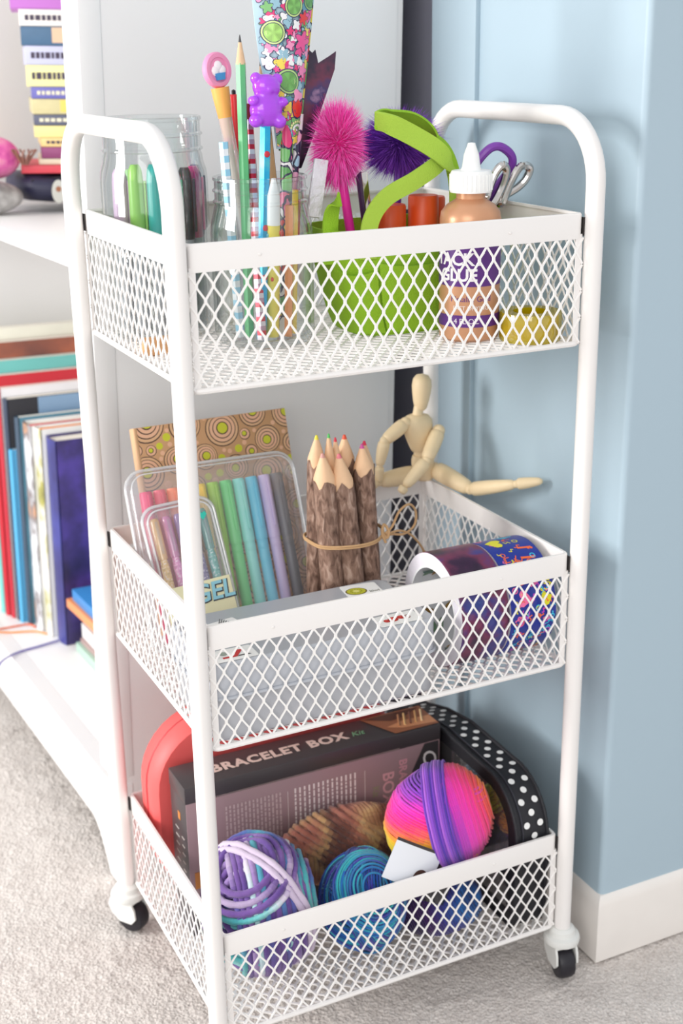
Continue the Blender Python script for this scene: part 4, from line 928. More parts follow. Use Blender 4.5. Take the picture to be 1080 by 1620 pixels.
def kiwi(b, M):
    b.color(110, 92, 40); b.disc((-0.006, 0.0), 0.0100, 24, 0.0, M @ Matrix.Diagonal((1, .8, 1, 1))); b.color(196, 196, 60); b.disc((-0.006, 0.0), 0.0088, 24, 0.0001, M @ Matrix.Diagonal((1, .8, 1, 1)))
    b.color(226, 222, 130); b.disc((-0.006, 0.0), 0.0030, 14, 0.0002, M)
    for k in range(12): a = k * PI / 6; b.color(70, 60, 30); b.disc((-0.006 + 0.005 * math.cos(a), 0.004 * math.sin(a)), 0.0005, 6, 0.0003, M)
    q = text_mb('kiwi', 0.0060, 0.0002, col=(110, 110, 100)); b.merge(q, M @ tr(0.010, -0.004, 0))
def berries(b, M):
    for (x, y, r) in ((-0.004, 0, 0.0046), (0.004, 0.001, 0.0036), (-0.0105, -0.001, 0.0030)): b.color(190, 40, 36); b.disc((x, y), r, 20, 0.0, M); b.color(226, 80, 70); b.disc((x - r * .2, y + r * .2), r * 0.45, 12, 0.0001, M)
    for k in range(9): a = k * 0.7; b.color(120, 40, 40); b.disc((0.010 + 0.002 * math.cos(a), 0.003 * math.sin(a)), 0.0007, 6, 0, M)
    b.color(140, 140, 140)
def candy(b, M):
    b.color(200, 40, 44); b.prism([(-0.010, -0.006), (0.002, -0.006), (0.010, 0.0045), (0.006, 0.006), (0.0, -0.0035), (-0.010, -0.0035)], 0.0002, M)
    b.color(60, 56, 56); b.prism([(0.002, -0.006), (0.014, -0.006), (0.012, -0.0045), (0.004, -0.0045)], 0.0002, M); b.color(150, 160, 150); b.disc((-0.007, 0.003), 0.0035, 14, 0.0001, M)
def feather(b, M):
    b.color(70, 72, 78)
    for k in range(11):
        a = -0.5 + k * 0.11; p = [(0.016 * math.cos(a) * (0.2 + u) - .010, 0.020 * math.sin(a + 0.25 * u) * (0.3 + u), 0.0002) for u in (0, .25, .5, .75, 1.0)]; b.tube(p, 0.00035, 4, M=M)
sticker('kiwi', 0.1890, 0.0880, 0.034, 0.031, -0.10, kiwi, 'white sticker with a green kiwi slice')
sticker('berries', 0.1870, 0.0185, 0.040, 0.021, 0.0, berries, 'white sticker with red berries')
sticker('candy', 0.0360, 0.0185, 0.038, 0.022, 0.0, candy, 'white sticker with a red tick shape')
sticker('feather', 0.0500, 0.0680, 0.034, 0.034, 0.2, feather, 'pale sticker with a grey feather drawing')
solo('red_cards', 'small stack of pinkish cards seen through the grey box', 'cards', MB().rbox((0, 0, 0.010), (0.09, 0.05, 0.020), 0.001), mat('pink_cards', (214, 150, 156), rough=0.6), MBX @ tr(-0.012, -0.012, 0.0019 + 0.0002))

# --- bundle of twig pencils tied with twine
BARK = ramp_mat('twig_bark', [(0.28, (78, 56, 46)), (0.43, (120, 92, 78)), (0.56, (146, 116, 100)), (0.72, (180, 152, 136))], scale=230, detail=6, rough=0.9, stretch=(1, 1, 0.35), bump=1.0, dist=0.8)
TWOOD = mat('whittled_wood', (230, 190, 152), rough=0.65, vary=0.06, vscale=200)
TW = []
def twig(base, top, r, leadc, label, seed, jag=0.004, tip=0.034):
    rr = random.Random(seed); M, L = pen_M(top, base); t = thing('twig_pencil', label, 'pencil', M, 'twig pencils tied in a bundle')
    n = 22; hs = L - tip; vs = []; fs = []; rows = 26
    for j in range(rows + 1):
        z = hs * j / rows
        for k in range(n):
            a = 2 * PI * k / n
            q = r * (1 + 0.05 * noise.noise((math.cos(a) * 2 + seed, math.sin(a) * 2, z * 60)) + 0.035 * noise.noise((a * 3, seed, z * 200)))
            zz_ = z + (jag * (0.9 * math.sin(a * 4 + seed) + 0.4 * math.sin(a * 7)) if j == rows else 0)
            vs.append((q * math.cos(a), q * math.sin(a), zz_))
    for j in range(rows):
        for k in range(n): k2 = (k + 1) % n; fs.append((j * n + k, j * n + k2, (j + 1) * n + k2, (j + 1) * n + k))
    fs.append(tuple(reversed(range(n))))
    part('bark', MB().add(vs, fs), BARK, t, ang=60)
    part('whittled_tip', MB().lathe([(0.0, hs - 0.006), (r * 0.97, hs - 0.006), (r * 0.93, hs + 0.004), (r * 0.55, hs + tip * 0.55), (r * 0.24, L - 0.004), (0.0, L - 0.004)], 20), TWOOD, t)
    part('colour_lead', MB().lathe([(0.0, L - 0.0045), (r * 0.26, L - 0.0045), (r * 0.12, L - 0.0005), (0.0, L)], 10), mat('lead_%d_%d_%d' % leadc, leadc, rough=0.5), t)
c0 = Vector((0.196, 0.1365))
for (b0, t0, r, lc, lab, sd, tp) in (
    ((0.1690, 0.1500, 0), (0.1700, 0.1380, 0.5470), 0.0085, (232, 214, 60), 'twig pencil with a yellow lead, tallest at the left of the bundle', 1, 0.026),
    ((0.1790, 0.1235, 0), (0.1675, 0.1210, 0.5350), 0.0105, (206, 150, 140), 'twig pencil at the front left of the bundle, with a short pale tip', 2, 0.027),
    ((0.2020, 0.1222, 0), (0.1830, 0.1200, 0.5325), 0.0110, (220, 120, 130), 'thick twig pencil leaning left at the centre front of the bundle', 3, 0.029),
    ((0.1880, 0.1460, 0), (0.1800, 0.1340, 0.5480), 0.0064, (80, 180, 90), 'thin twig pencil with a green lead', 4, 0.034),
    ((0.1980, 0.1380, 0), (0.1888, 0.1390, 0.5420), 0.0064, (214, 50, 70), 'thin twig pencil with a red lead behind the centre', 5, 0.032),
    ((0.2060, 0.1560, 0), (0.2000, 0.1430, 0.5420), 0.0095, (220, 80, 50), 'twig pencil with an orange red lead, right of the thin ones', 6, 0.026),
    ((0.2215, 0.1290, 0), (0.2110, 0.1300, 0.5350), 0.0098, (200, 80, 150), 'twig pencil with a pink lead at the right of the bundle', 7, 0.026),
    ((0.2270, 0.1490, 0), (0.2190, 0.1410, 0.5340), 0.0090, (214, 40, 80), 'twig pencil with a crimson lead, rightmost of the bundle', 8, 0.027)):
    twig((b0[0], b0[1], ZM + 0.001), t0, r, lc, lab, sd, tip=tp)
TWN = mat('jute_twine', (212, 170, 124), rough=0.9, bump=0.8, bscale=1500)
hull = [(0.1590, 0.1450), (0.1610, 0.1200), (0.1730, 0.1085), (0.1930, 0.1025), (0.2120, 0.1060), (0.2280, 0.1220), (0.2350, 0.1420), (0.2270, 0.1590), (0.2060, 0.1660), (0.1820, 0.1620), (0.1640, 0.1550)]
tw = thing('twine', 'jute twine tied in a bow round the twig pencils', 'twine', tr(0.2, 0.135, 0.445))
for dz in (0.0, 0.0018):
    loop = smooth_path([(x, y, 0.4475 + dz - 0.03 * (y - 0.104) * (0.2 if dz else 0)) for x, y in hull] + [(hull[0][0], hull[0][1], 0.4475 + dz)], 4)[:-1]
    part('wrap', MB().tube(loop, 0.0010, 8, closed=True), TWN, tw, True)
part('knot', MB().tube(smooth_path([(0.2235, 0.1165, 0.455), (0.2265, 0.1130, 0.447), (0.2300, 0.1140, 0.452), (0.2265, 0.1170, 0.459), (0.2230, 0.1140, 0.452), (0.2255, 0.1120, 0.443)], 6), 0.0013, 8), TWN, tw, True)
part('bow_loop', MB().tube(smooth_path([(0.2260, 0.1140, 0.451), (0.2350, 0.1170, 0.4560), (0.2440, 0.1200, 0.4680), (0.2560, 0.1230, 0.4720), (0.2640, 0.1250, 0.4630), (0.2620, 0.1240, 0.4500), (0.2490, 0.1200, 0.4450), (0.2360, 0.1170, 0.4480), (0.2270, 0.1140, 0.4500)], 6), 0.0012, 8), TWN, tw, True)
part('loose_end', MB().tube(smooth_path([(0.2270, 0.1140, 0.4500), (0.2420, 0.1180, 0.4500), (0.2560, 0.1220, 0.4430), (0.2680, 0.1240, 0.4300), (0.2750, 0.1260, 0.4180)], 6), [0.0011] * 22 + [0.0015, 0.0020, 0.0022], 8), TWN, tw, True)

# --- tape rolls
def tape_roll(name, label, x0, w, R, ri, yc, mt, printer=None, core=None):
    M = tr(x0, yc, ZM + R) @ rot(PI / 2, 'Y'); t = thing(name, label, 'tape', tr(x0 + w / 2, yc, ZM), 'wide tape rolls lying on their sides')
    n = 64
    part('tape_coil', MB().lathe([(ri + 0.002, 0.0004), (R - 0.0006, 0.0004), (R, 0.001), (R, w - 0.001), (R - 0.0006, w - 0.0004), (ri + 0.002, w - 0.0004)], n, M, close=True), mt, t, True)
    part('roll_side', MB().lathe([(ri + 0.002, 0.0), (R - 0.0004, 0.0)], n, M, close=True).lathe([(R - 0.0004, w), (ri + 0.002, w)], n, M, close=True), mat('tape_edge_white', (226, 222, 230), rough=0.5), t, True)
    part('cardboard_core', MB().lathe([(ri + 0.002, -0.0004), (ri + 0.002, w + 0.0004), (ri, w + 0.0004), (ri, -0.0004), (ri + 0.002, -0.0004)], n, M, close=True), mat('white_core', (232, 232, 234), rough=0.6), t, True)
    if printer: printer(t, M)
    return t
def core_print(t, M):
    b = MB(); rr = random.Random(5)
    for k in range(26):
        a = rr.uniform(0, 2 * PI); z = rr.uniform(0.006, 0.042); b.color(*rr.choice([(150, 108, 40), (120, 150, 120), (90, 120, 110), (170, 130, 60)]))
        Mk = M @ rot(a, 'Z') @ tr(0.0372, 0, z) @ rot(-PI / 2, 'Y') @ rot(rr.uniform(0, 3), 'Z')
        b.prism([(-0.007, 0), (-0.003, 0.0022), (0.003, 0.0022), (0.0075, 0), (0.003, -0.0022), (-0.003, -0.0022)], 0.0002, Mk)
    part('core_print', b, vcol_mat('printed_colour', 0.4), t, True)
GX = ramp_mat('galaxy_tape', [(0.28, (28, 20, 40)), (0.42, (62, 36, 66)), (0.52, (120, 52, 84)), (0.60, (70, 62, 130)), (0.70, (48, 70, 140)), (0.82, (210, 160, 190))], scale=28, detail=10, rough=0.32)
tape_roll('tape_roll', 'wide purple galaxy print tape roll with a white core, left of the pair', 0.2440, 0.0485, 0.0525, 0.0385, 0.0570, GX, core_print)
def notes_print(t, M):
    b = MB(); R = 0.0522 + 0.00015; w = 0.0480; rr = random.Random(21)
    def put(poly, a, z, s, ang, c, lift=0.0):
        b.color(*c); ca, sa = math.cos(ang), math.sin(ang); n = len(poly); vs = []
        for (u, v) in poly:
            u2 = (u * ca - v * sa) * s; v2 = (u * sa + v * ca) * s
            zz_ = min(w - 0.0005, max(0.0006, z + u2)); th = a + v2 / R
            vs.append((math.cos(th) * (R + lift), math.sin(th) * (R + lift), zz_))
        b.add(vs, [tuple(range(n))], M)
    heart = [(0, -1), (0.5, -0.5), (1, 0.1), (0.9, 0.6), (0.5, 0.8), (0.15, 0.65), (0, 0.4), (-0.15, 0.65), (-0.5, 0.8), (-0.9, 0.6), (-1, 0.1), (-0.5, -0.5)]
    def stroke(pts, wd, a, z, s, ang, c):
        for i in range(len(pts) - 1):
            (x0, y0), (x1, y1) = pts[i], pts[i + 1]; L = math.hypot(x1 - x0, y1 - y0) or 1; nx, ny = -(y1 - y0) / L * wd, (x1 - x0) / L * wd
            put([(x0 - nx, y0 - ny), (x1 - nx, y1 - ny), (x1 + nx, y1 + ny), (x0 + nx, y0 + ny)], a, z, s, ang, c)
    beam = [[(-0.7, -0.8), (-0.7, 0.8), (0.8, 1.0), (0.8, -0.6)], [(-0.7, 0.45), (0.8, 0.65)]]
    clef = [[(0.1, -1.3), (0.0, 1.0), (0.25, 1.3), (0.45, 1.0), (-0.5, 0.0), (-0.2, -0.6), (0.4, -0.55), (0.5, -0.1), (0.1, 0.15), (-0.15, -0.1)], [(0.1, -1.3), (-0.2, -1.2)]]
    zig = [[(-0.8, 0), (-0.3, 0.5), (0.2, -0.3), (0.8, 0.3)]]
    ringp = [[(0.6 * math.cos(k * PI / 6), 0.6 * math.sin(k * PI / 6)) for k in range(13)]]
    ORc, CY, YE, PK, MG_ = (250, 112, 50), (70, 200, 232), (232, 224, 40), (250, 120, 170), (214, 70, 200)
    # angle 0 of the roll frame points down; PI is the top, 3/2 PI faces the front
    put(heart, 1.00 * PI, 0.0130, 0.0088, -1.35, YE, 0.0001)
    for pl in clef: stroke(pl, 0.13, 0.93 * PI, 0.0300, 0.0066, -1.45, CY)
    for pl in beam: stroke(pl, 0.14, 1.135 * PI, 0.0330, 0.0086, -1.45, ORc)
    put(heart, 1.40 * PI, 0.0150, 0.0075, 1.8, PK, 0.0001); put(heart, 1.42 * PI, 0.0380, 0.0060, 1.2, YE, 0.0001)
    for k in range(260):
        a = rr.uniform(0, 2 * PI); z = rr.uniform(0.004, w - 0.004)
        if abs(a - PI) < 0.40 and rr.random() < 0.8: continue
        sh = rr.choice([beam, zig, ringp, zig, clef]); c = rr.choice([ORc, CY, YE, PK, MG_, ORc])
        sz = rr.uniform(0.0030, 0.0046); an = rr.uniform(0, 6)
        for pl in sh: stroke(pl, 0.12, a, z, sz, an, c)
    part('printed_notes', b, vcol_mat('printed_colour', 0.35), t, True, kind='stuff')
tape_roll('tape_roll', 'wide royal blue tape roll printed with bright hearts and music notes, right of the pair', 0.2940, 0.0480, 0.0522, 0.0385, 0.0570, mat('royal_blue_tape', (34, 52, 150), rough=0.32), notes_print)

# --- wooden mannequin sitting on the back right corner of the rim
PW = mat('pale_birch_wood', (236, 212, 172), rough=0.5, vary=0.04, vscale=80)
HIP = Vector((0.3420, 0.2480, 0.4640))
t = thing('artist_mannequin', 'jointed pale wooden mannequin sitting on the back corner rim with legs spread wide', 'mannequin', tr(0.342, 0.248, 0.4480))
def limb(name, A, B, r0, r1, par, bulge=1.15):
    r0 *= 1.12; r1 *= 1.1
    A, B = Vector(A), Vector(B); n = 10; P = [A.lerp(B, i / n) for i in range(n + 1)]
    rr_ = []
    for i in range(n + 1):
        u = i / n; r = r0 * (1 - u) + r1 * u; e = min(1.0, 4.2 * u + 0.55, 4.2 * (1 - u) + 0.55); rr_.append(r * e * (1 + (bulge - 1) * math.sin(PI * u)))
    return part(name, MB().tube(P, rr_, 16), PW, par, True, ang=80)
def joint(A, r, par): return part('ball_joint', MB().ball(A, r, 16, 10), PW, par, True, ang=80)
def body(name, secs, par, n=24):
    vs = []; fs = []
    for (c, rx, ry) in secs:
        for k in range(n): a = 2 * PI * k / n; vs.append((c[0] + rx * math.cos(a), c[1] + ry * math.sin(a), c[2]))
    for i in range(len(secs) - 1):
        for k in range(n): k2 = (k + 1) % n; fs.append((i * n + k, i * n + k2, (i + 1) * n + k2, (i + 1) * n + k))
    fs.append(tuple(reversed(range(n)))); fs.append(tuple((len(secs) - 1) * n + k for k in range(n)))
    return part(name, MB().add(vs, fs), PW, par, True, ang=60)
xh, yh = 0.3400, 0.2440
body('pelvis', [((xh, yh, 0.4495), 0.0085, 0.0080), ((xh, yh, 0.4530), 0.0120, 0.0100), ((xh - .0005, yh, 0.4620), 0.0130, 0.0105), ((xh - .002, yh, 0.4720), 0.0118, 0.0095), ((xh - .003, yh, 0.4760), 0.0095, 0.008)], t)
joint((xh - .0035, yh, 0.4785), 0.0078, t)
body('chest', [((xh - .0045, yh, 0.4810), 0.0090, 0.0080), ((xh - .005, yh, 0.4850), 0.0110, 0.0092), ((xh - .0065, yh, 0.4960), 0.0140, 0.0110), ((xh - .008, yh, 0.5070), 0.0168, 0.0115), ((xh - .0085, yh, 0.5140), 0.0165, 0.0105), ((xh - .0085, yh, 0.5185), 0.0125, 0.008), ((xh - .0085, yh, 0.5200), 0.007, 0.006)], t)
part('neck', MB().tube([(xh - .0080, yh, 0.518), (xh - .0065, yh, 0.528)], [0.0055, 0.0048], 14), PW, t, True)
hz = 0.5425; hx = xh - 0.0035
vs_ = []
part('head', MB().lathe([(0.0, -0.0190), (0.0040, -0.0185), (0.0062, -0.0160), (0.0078, -0.0090), (0.0092, 0.0), (0.0098, 0.0065), (0.0090, 0.0130), (0.0062, 0.0172), (0.0, 0.0190)], 24, tr(hx, yh, hz) @ rot(0.06, 'Y'), sx=1.0, sy=1.12), PW, t, True, ang=80)
# arms
SL = (0.3170, yh - .002, 0.5130); SR = (0.3500, yh - .012, 0.5030)
joint(SL, 0.0062, t); joint(SR, 0.0066, t)
EL = (0.2920, yh - .004, 0.4985); WL = (0.2870, yh - .002, 0.4720); HL = (0.2880, yh + .000, 0.4545)
limb('upper_arm', SL, EL, 0.0062, 0.0052, t); joint(EL, 0.0050, t); limb('forearm', EL, WL, 0.0055, 0.0038, t); joint(WL, 0.0034, t); limb('hand', WL, HL, 0.0040, 0.0030, t)
ER = (0.3270, yh - .028, 0.4790); WR = (0.3010, yh - .030, 0.4560); HR = (0.2790, yh - .014, 0.4480)
limb('upper_arm', SR, ER, 0.0066, 0.0056, t); joint(ER, 0.0050, t); limb('forearm', ER, WR, 0.0058, 0.0044, t)
limb('hand', WR, (0.2960, yh - .030, 0.4500), 0.0042, 0.0036, t)
# legs: one along the back rim, one along the right rim out towards the wall
L1 = (0.3300, yh, 0.4565); K1 = (0.2890, 0.2480, 0.4540); A1 = (0.2480, 0.2500, 0.4530); T1 = (0.2310, 0.2440, 0.4530)
joint(L1, 0.0072, t); limb('thigh', L1, K1, 0.0084, 0.0062, t); joint(K1, 0.0054, t); limb('shin', K1, A1, 0.0064, 0.0042, t); joint(A1, 0.0040, t); limb('foot', A1, T1, 0.0052, 0.0030, t)
L2 = (0.3480, yh - .004, 0.4575); K2 = (0.3590, 0.2020, 0.4560); A2 = (0.3740, 0.1400, 0.4690); T2 = (0.3880, 0.1130, 0.4755)
L2 = (0.3500, 0.2390, 0.4600); K2 = (0.3620, 0.1880, 0.4510); A2 = (0.3780, 0.1300, 0.4705); T2 = (0.3960, 0.1120, 0.4760)
joint(L2, 0.0072, t); limb('thigh', L2, K2, 0.0084, 0.0064, t); joint(K2, 0.0056, t); limb('shin', K2, A2, 0.0066, 0.0042, t); joint(A2, 0.0040, t); limb('foot', A2, T2, 0.0052, 0.0030, t)

# ================================================================== BOTTOM BASKET
ZB = 0.0568 + 0.0016
# --- coral case behind
b = MB()
pl = rrect(0.262, 0.198, 0.070, 9, 0.148, 0.099); pl2 = rrect(0.252, 0.188, 0.065, 9, 0.148, 0.099); N = len(pl)
vs = []; 
for (p_, y_) in ((pl2, 0.0), (pl, 0.006), (pl, 0.040), (pl2, 0.046)): vs += [(x, y_, z) for x, z in p_]
fs = [tuple(range(N)), tuple(reversed(range(3 * N, 4 * N)))] + [(q * N + k, (q + 1) * N + k, (q + 1) * N + (k + 1) % N, q * N + (k + 1) % N) for q in range(3) for k in range(N)]
b.add(vs, fs)
CORAL = mat('coral_soft_plastic', (238, 100, 98), rough=0.5, sss=0.1)
t = thing('round_case', 'coral red rounded case standing upright behind the bracelet box', 'case', tr(0.0, 0.2030, ZB))
part('case_shell', b, CORAL, t, ang=50)
part('zip_seam', MB().tube([(x, 0.0225, z) for x, z in rrect(0.2620, 0.1960, 0.0700, 9, 0.148, 0.0995)], 0.0012, 6, closed=True), mat('dark_coral', (196, 60, 66), rough=0.5), t)
# --- bracelet box
X0, X1, Y0, Y1, HB = 0.0290, 0.3030, 0.1440, 0.1880, 0.1640
MBB = tr(X0, Y0, ZB); w, d = X1 - X0, Y1 - Y0
t = thing('craft_box', 'dark grey and mauve cardboard bracelet kit box with rows of fine print', 'box', MBB)
CHAR = mat('charcoal_card', (66, 60, 62), rough=0.42); MAUV = mat('mauve_card', (156, 128, 132), rough=0.45)
part('box_body', MB().rbox((w / 2, d / 2, HB / 2), (w, d, HB), 0.0008), CHAR, t)
fp = part('front_panel', MB().rbox((w / 2, -0.0002, 0.0930), (w - 0.0005, 0.0008, 0.1080), 0.0002), MAUV, t)
part('lid_edge', MB().rbox((w / 2, d / 2 - 0.0003, HB - 0.0085), (w + 0.0012, d + 0.0012, 0.0175), 0.0008), CHAR, t)
PRINT = vcol_mat('printed_colour', 0.4)
b = MB(); b.color(200, 176, 170); 
for k in range(120): b.box((0.030 + k * 0.00165, -0.0012, HB - 0.0158), (0.0007, 0.0003, 0.0007))
part('stitch_line', b, PRINT, t, kind='stuff')
q = text_mb('BRACELET BOX', 0.0188, 0.0003, bold=0.0007, col=(222, 196, 186), space=1.12); q.v = [p + Vector((0.1060, d * 0.46, HB + 0.0008)) for p in q.v]; part('title_lettering', q, PRINT, t)
q = text_mb('Kit', 0.0115, 0.0003, col=(120, 170, 130), shear=0.3); q.v = [p + Vector((0.1900, d * 0.44, HB + 0.0008)) for p in q.v]; part('kit_lettering', q, PRINT, t)
# photo of a wrist with bracelets, printed on the right end of the top
b = MB(); b.color(150, 92, 62); b.add([(0.224, 0.001, HB + 0.0010), (w - 0.0005, 0.001, HB + 0.0010), (w - 0.0005, d - 0.001, HB + 0.0010), (0.204, d - 0.001, HB + 0.0010)], [(0, 1, 2, 3)])
b.color(206, 142, 100); b.add([(0.222, 0.016, HB + 0.0012), (0.236, 0.008, HB + 0.0012), (w - .001, 0.004, HB + 0.0012), (w - .001, 0.020, HB + 0.0012), (0.244, 0.022, HB + 0.0012)], [(0, 1, 2, 3, 4)])
b.color(90, 50, 36); b.add([(0.206, d - 0.003, HB + 0.0012), (0.232, 0.026, HB + 0.0012), (0.250, 0.029, HB + 0.0012), (w - .003, d - .004, HB + 0.0012)], [(0, 1, 2, 3)])
for k, c in enumerate(((176, 120, 80), (222, 178, 120), (120, 70, 50), (200, 150, 96), (236, 200, 150))):
    b.color(*c); b.tube([(0.234 + 0.0065 * k + 0.010 * u, 0.012 + 0.022 * u, HB + 0.0012) for u in [i / 8 for i in range(9)]], 0.0012, 5)
part('wrist_photo', b, PRINT, t)
# blocks of fine print, running up the panel
b = MB(); rr = random.Random(9)
def lines(x0, n, zlo, zhi, dx, ragged, c):
    b.color(*c)
    for i in range(n):
        z = zhi - 0.002; x = x0 + i * dx; zend = zlo + rr.uniform(0, ragged)
        while z > zend:
            L = rr.uniform(0.0022, 0.0070); L = min(L, z - zend); b.box((x, -0.0009, z - L / 2), (0.0017, 0.0003, L)); z -= L + 0.0013
lines(0.040, 15, 0.060, 0.136, 0.0040, 0.012, (196, 172, 172))
lines(0.112, 14, 0.052, 0.136, 0.0050, 0.030, (236, 222, 220))
b.color(214, 196, 194); b.box((0.1040, -0.0009, 0.098), (0.0006, 0.0003, 0.070)); b.box((0.1880, -0.0009, 0.098), (0.0006, 0.0003, 0.070))
part('fine_print', b, PRINT, fp, kind='stuff')
Rv = Matrix(((0, 1, 0, 0), (0, 0, -1, 0), (-1, 0, 0, 0), (0, 0, 0, 1)))     # lettering that reads downwards on the front
b = MB()
for (txt, sz, x, z, c) in (('BRACELET', 0.0125, 0.2310, 0.106, (206, 150, 160)), ('BOX', 0.0180, 0.2140, 0.106, (214, 160, 168)), ('Kit', 0.0100, 0.2000, 0.106, (150, 140, 120))):
    q = text_mb(txt, sz, 0.0003, bold=0.0003, col=c); b.merge(q, tr(x, -0.0008, z) @ Rv)
part('side_title', b, PRINT, fp)
b = MB(); b.color(58, 54, 56); b.prism([(0.242, 0.118), (0.256, 0.146), (0.272, 0.146), (0.272, 0.046), (0.256, 0.046), (0.242, 0.076)], 0.0006, Matrix(((1, 0, 0, 0), (0, 0, -1, -0.0006), (0, 1, 0, 0), (0, 0, 0, 1))))
for (txt, sz, x, z, c, sh) in (('Crafty', 0.0215, 0.2610, 0.112, (226, 222, 220), 0.25), ('CROCK', 0.0090, 0.2500, 0.098, (176, 172, 170), 0.0)):
    q = text_mb(txt, sz, 0.0003, bold=0.0002, col=c, shear=sh, space=1.0 if sh else 1.4); b.merge(q, tr(x, -0.0015, z) @ Rv)
part('maker_badge', b, PRINT, fp)
b = MB(); b.color(206, 130, 60); b.box((-0.0002, 0.020, 0.125), (0.0006, 0.006, 0.008)); b.color(190, 182, 176); 
for k in range(9): b.box((-0.0002, 0.012, 0.104 - k * 0.009), (0.0006, 0.007, 0.0012)); b.box((-0.0002, 0.028, 0.108 - k * 0.009), (0.0006, 0.009, 0.0010))
part('end_print', b, PRINT, t, kind='stuff')
b = MB(); b.color(206, 134, 66); b.box((0.014, -0.0009, 0.062), (0.018, 0.0004, 0.018)); b.color(150, 84, 50); b.box((0.030, -0.0009, 0.050), (0.020, 0.0004, 0.010)); part('corner_photo', b, PRINT, fp)

# --- yarn
def yarn_ball(name, label, c, r, palette, strands, tr_, seed, group='balls of yarn', cat='yarn', groups=9, lobes=1.0, axes=None, jitter=0.02, seglen=2, closed_loops=True, tw=0.0, noise_amp=0.05, pal_freq=3.0, core=0.86, colorfn=None):
    rr = random.Random(seed); t = thing(name, label, cat, tr(c[0], c[1], c[2] - r[2]), group)
    C = Vector(c); b = MB(); 
    cm = palette[0]; b2 = MB(); b2.color(*[int(q * 0.55) for q in cm]); b2.ball(c, tuple(q * core for q in r), 20, 12); part('yarn_core', b2, vcol_mat('yarn_core_colour', 0.9), t, True)
    layer = 0
    for g in range(groups):
        if axes and g < len(axes): ax = Vector(axes[g]).normalized()
        else: ax = Vector((rr.gauss(0, 1), rr.gauss(0, 1), rr.gauss(0, 1))).normalized()
        u = ax.orthogonal().normalized(); v = ax.cross(u)
        ns = strands; spread = ns * tr_ * 1.85 / (sum(r) / 3)
        off0 = rr.uniform(-0.15, 0.15); ph0 = rr.uniform(0, 10)
        lift = 0.93 + 0.10 * g / groups
        for s_ in range(ns):
            h = off0 + (s_ / max(1, ns - 1) - 0.5) * spread
            if abs(h) > 0.93: continue
            q = math.sqrt(1 - h * h); segs = 40; pts = []
            for k in range(segs):
                a = 2 * PI * k / segs
                wob = 1 + jitter * math.sin(3 * a + s_ * 0.7 + g)
                d = u * (math.cos(a) * q) + v * (math.sin(a) * q) + ax * (h + 0.03 * math.sin(2 * a + g))
                d.normalize()
                f = lift * wob * (1 + noise_amp * noise.noise(d * 3 + Vector((seed, g, 0))))
                pts.append(C + Vector((d.x * r[0], d.y * r[1], d.z * r[2])) * f)
            n = 6; k0 = len(b.f)
            b.tube(pts, tr_, n, closed=True)
            for i in range(segs):
                if colorfn: cc = colorfn(pts[i], s_, g, i / segs)
                else:
                    u_ = (noise.noise(Vector((s_ * 0.35 + ph0, g * 3.1, (i / segs) * pal_freq))) * 0.9 + 0.5 + 0.25 * math.sin(s_ * 0.9 + ph0)) % 1.0
                    fi = u_ * len(palette); i0 = int(fi) % len(palette); i1 = (i0 + 1) % len(palette); e = fi - int(fi); e = e * e * (3 - 2 * e)
                    cc = tuple(palette[i0][m_] * (1 - e) + palette[i1][m_] * e for m_ in range(3))
                lc = rgb(*cc)
                for m_ in range(n): b.c[k0 + i * n + m_] = lc
            b.usecol = True
    part('wound_strands', b, YARN, t, True, kind='stuff', ang=180)
    return t
YARN = vcol_mat('dyed_yarn', 0.85, bump=0.7, bscale=1400, spec=0.25, sheen=0.3)
def yarn_groups(name, label, c, r, tr_, groups, core_col, core=0.86, group='balls of yarn', seed=1, ply=0.0, segs=48, n=6):
    """groups: (axis, h0, h1, count, lift, colour function(point, strand index, u))"""
    t = thing(name, label, 'yarn', tr(c[0], c[1], c[2] - r[2]), group); C = Vector(c); b = MB()
    part('yarn_core', MB().color(*core_col).ball(c, tuple(q * core for q in r), 24, 14), vcol_mat('yarn_core_colour', 0.9), t, True)
    rr = random.Random(seed); b.usecol = True
    for gi, (ax, h0, h1, cnt, lift, fn) in enumerate(groups):
        ax = Vector(ax).normalized(); u = ax.orthogonal().normalized(); v = ax.cross(u)
        for s_ in range(cnt):
            h = h0 + (h1 - h0) * (s_ + 0.5) / cnt + rr.uniform(-0.1, 0.1) * (h1 - h0) / cnt; q = math.sqrt(max(0.0, 1 - h * h)); pts = []; lf = lift * rr.uniform(0.985, 1.012)
            for k in range(segs):
                a = 2 * PI * k / segs; d = u * (math.cos(a) * q) + v * (math.sin(a) * q) + ax * (h + 0.025 * math.sin(2 * a + gi * 2)); d.normalize()
                f = lf * (1 + 0.03 * noise.noise(d * 3 + Vector((seed, gi, 0))))
                pts.append(C + Vector((d.x * r[0], d.y * r[1], d.z * r[2])) * f)
            rad = [tr_ * (1 + ply * math.sin(k * 2.1 + s_)) for k in range(segs)] if ply else tr_
            k0 = len(b.f); b.tube(pts, rad, n, closed=True)
            for i in range(segs):
                lc = rgb(*fn(pts[i], s_, i / segs))
                for m_ in range(n): b.c[k0 + i * n + m_] = lc
    part('wound_strands', b, YARN, t, True, kind='stuff', ang=180)
    return t
def mixp(pal, u):
    u = max(0.0, min(0.9999, u)) * (len(pal) - 1); i = int(u); e = u - i; return tuple(pal[i][k] * (1 - e) + pal[i + 1][k] * e for k in range(3))
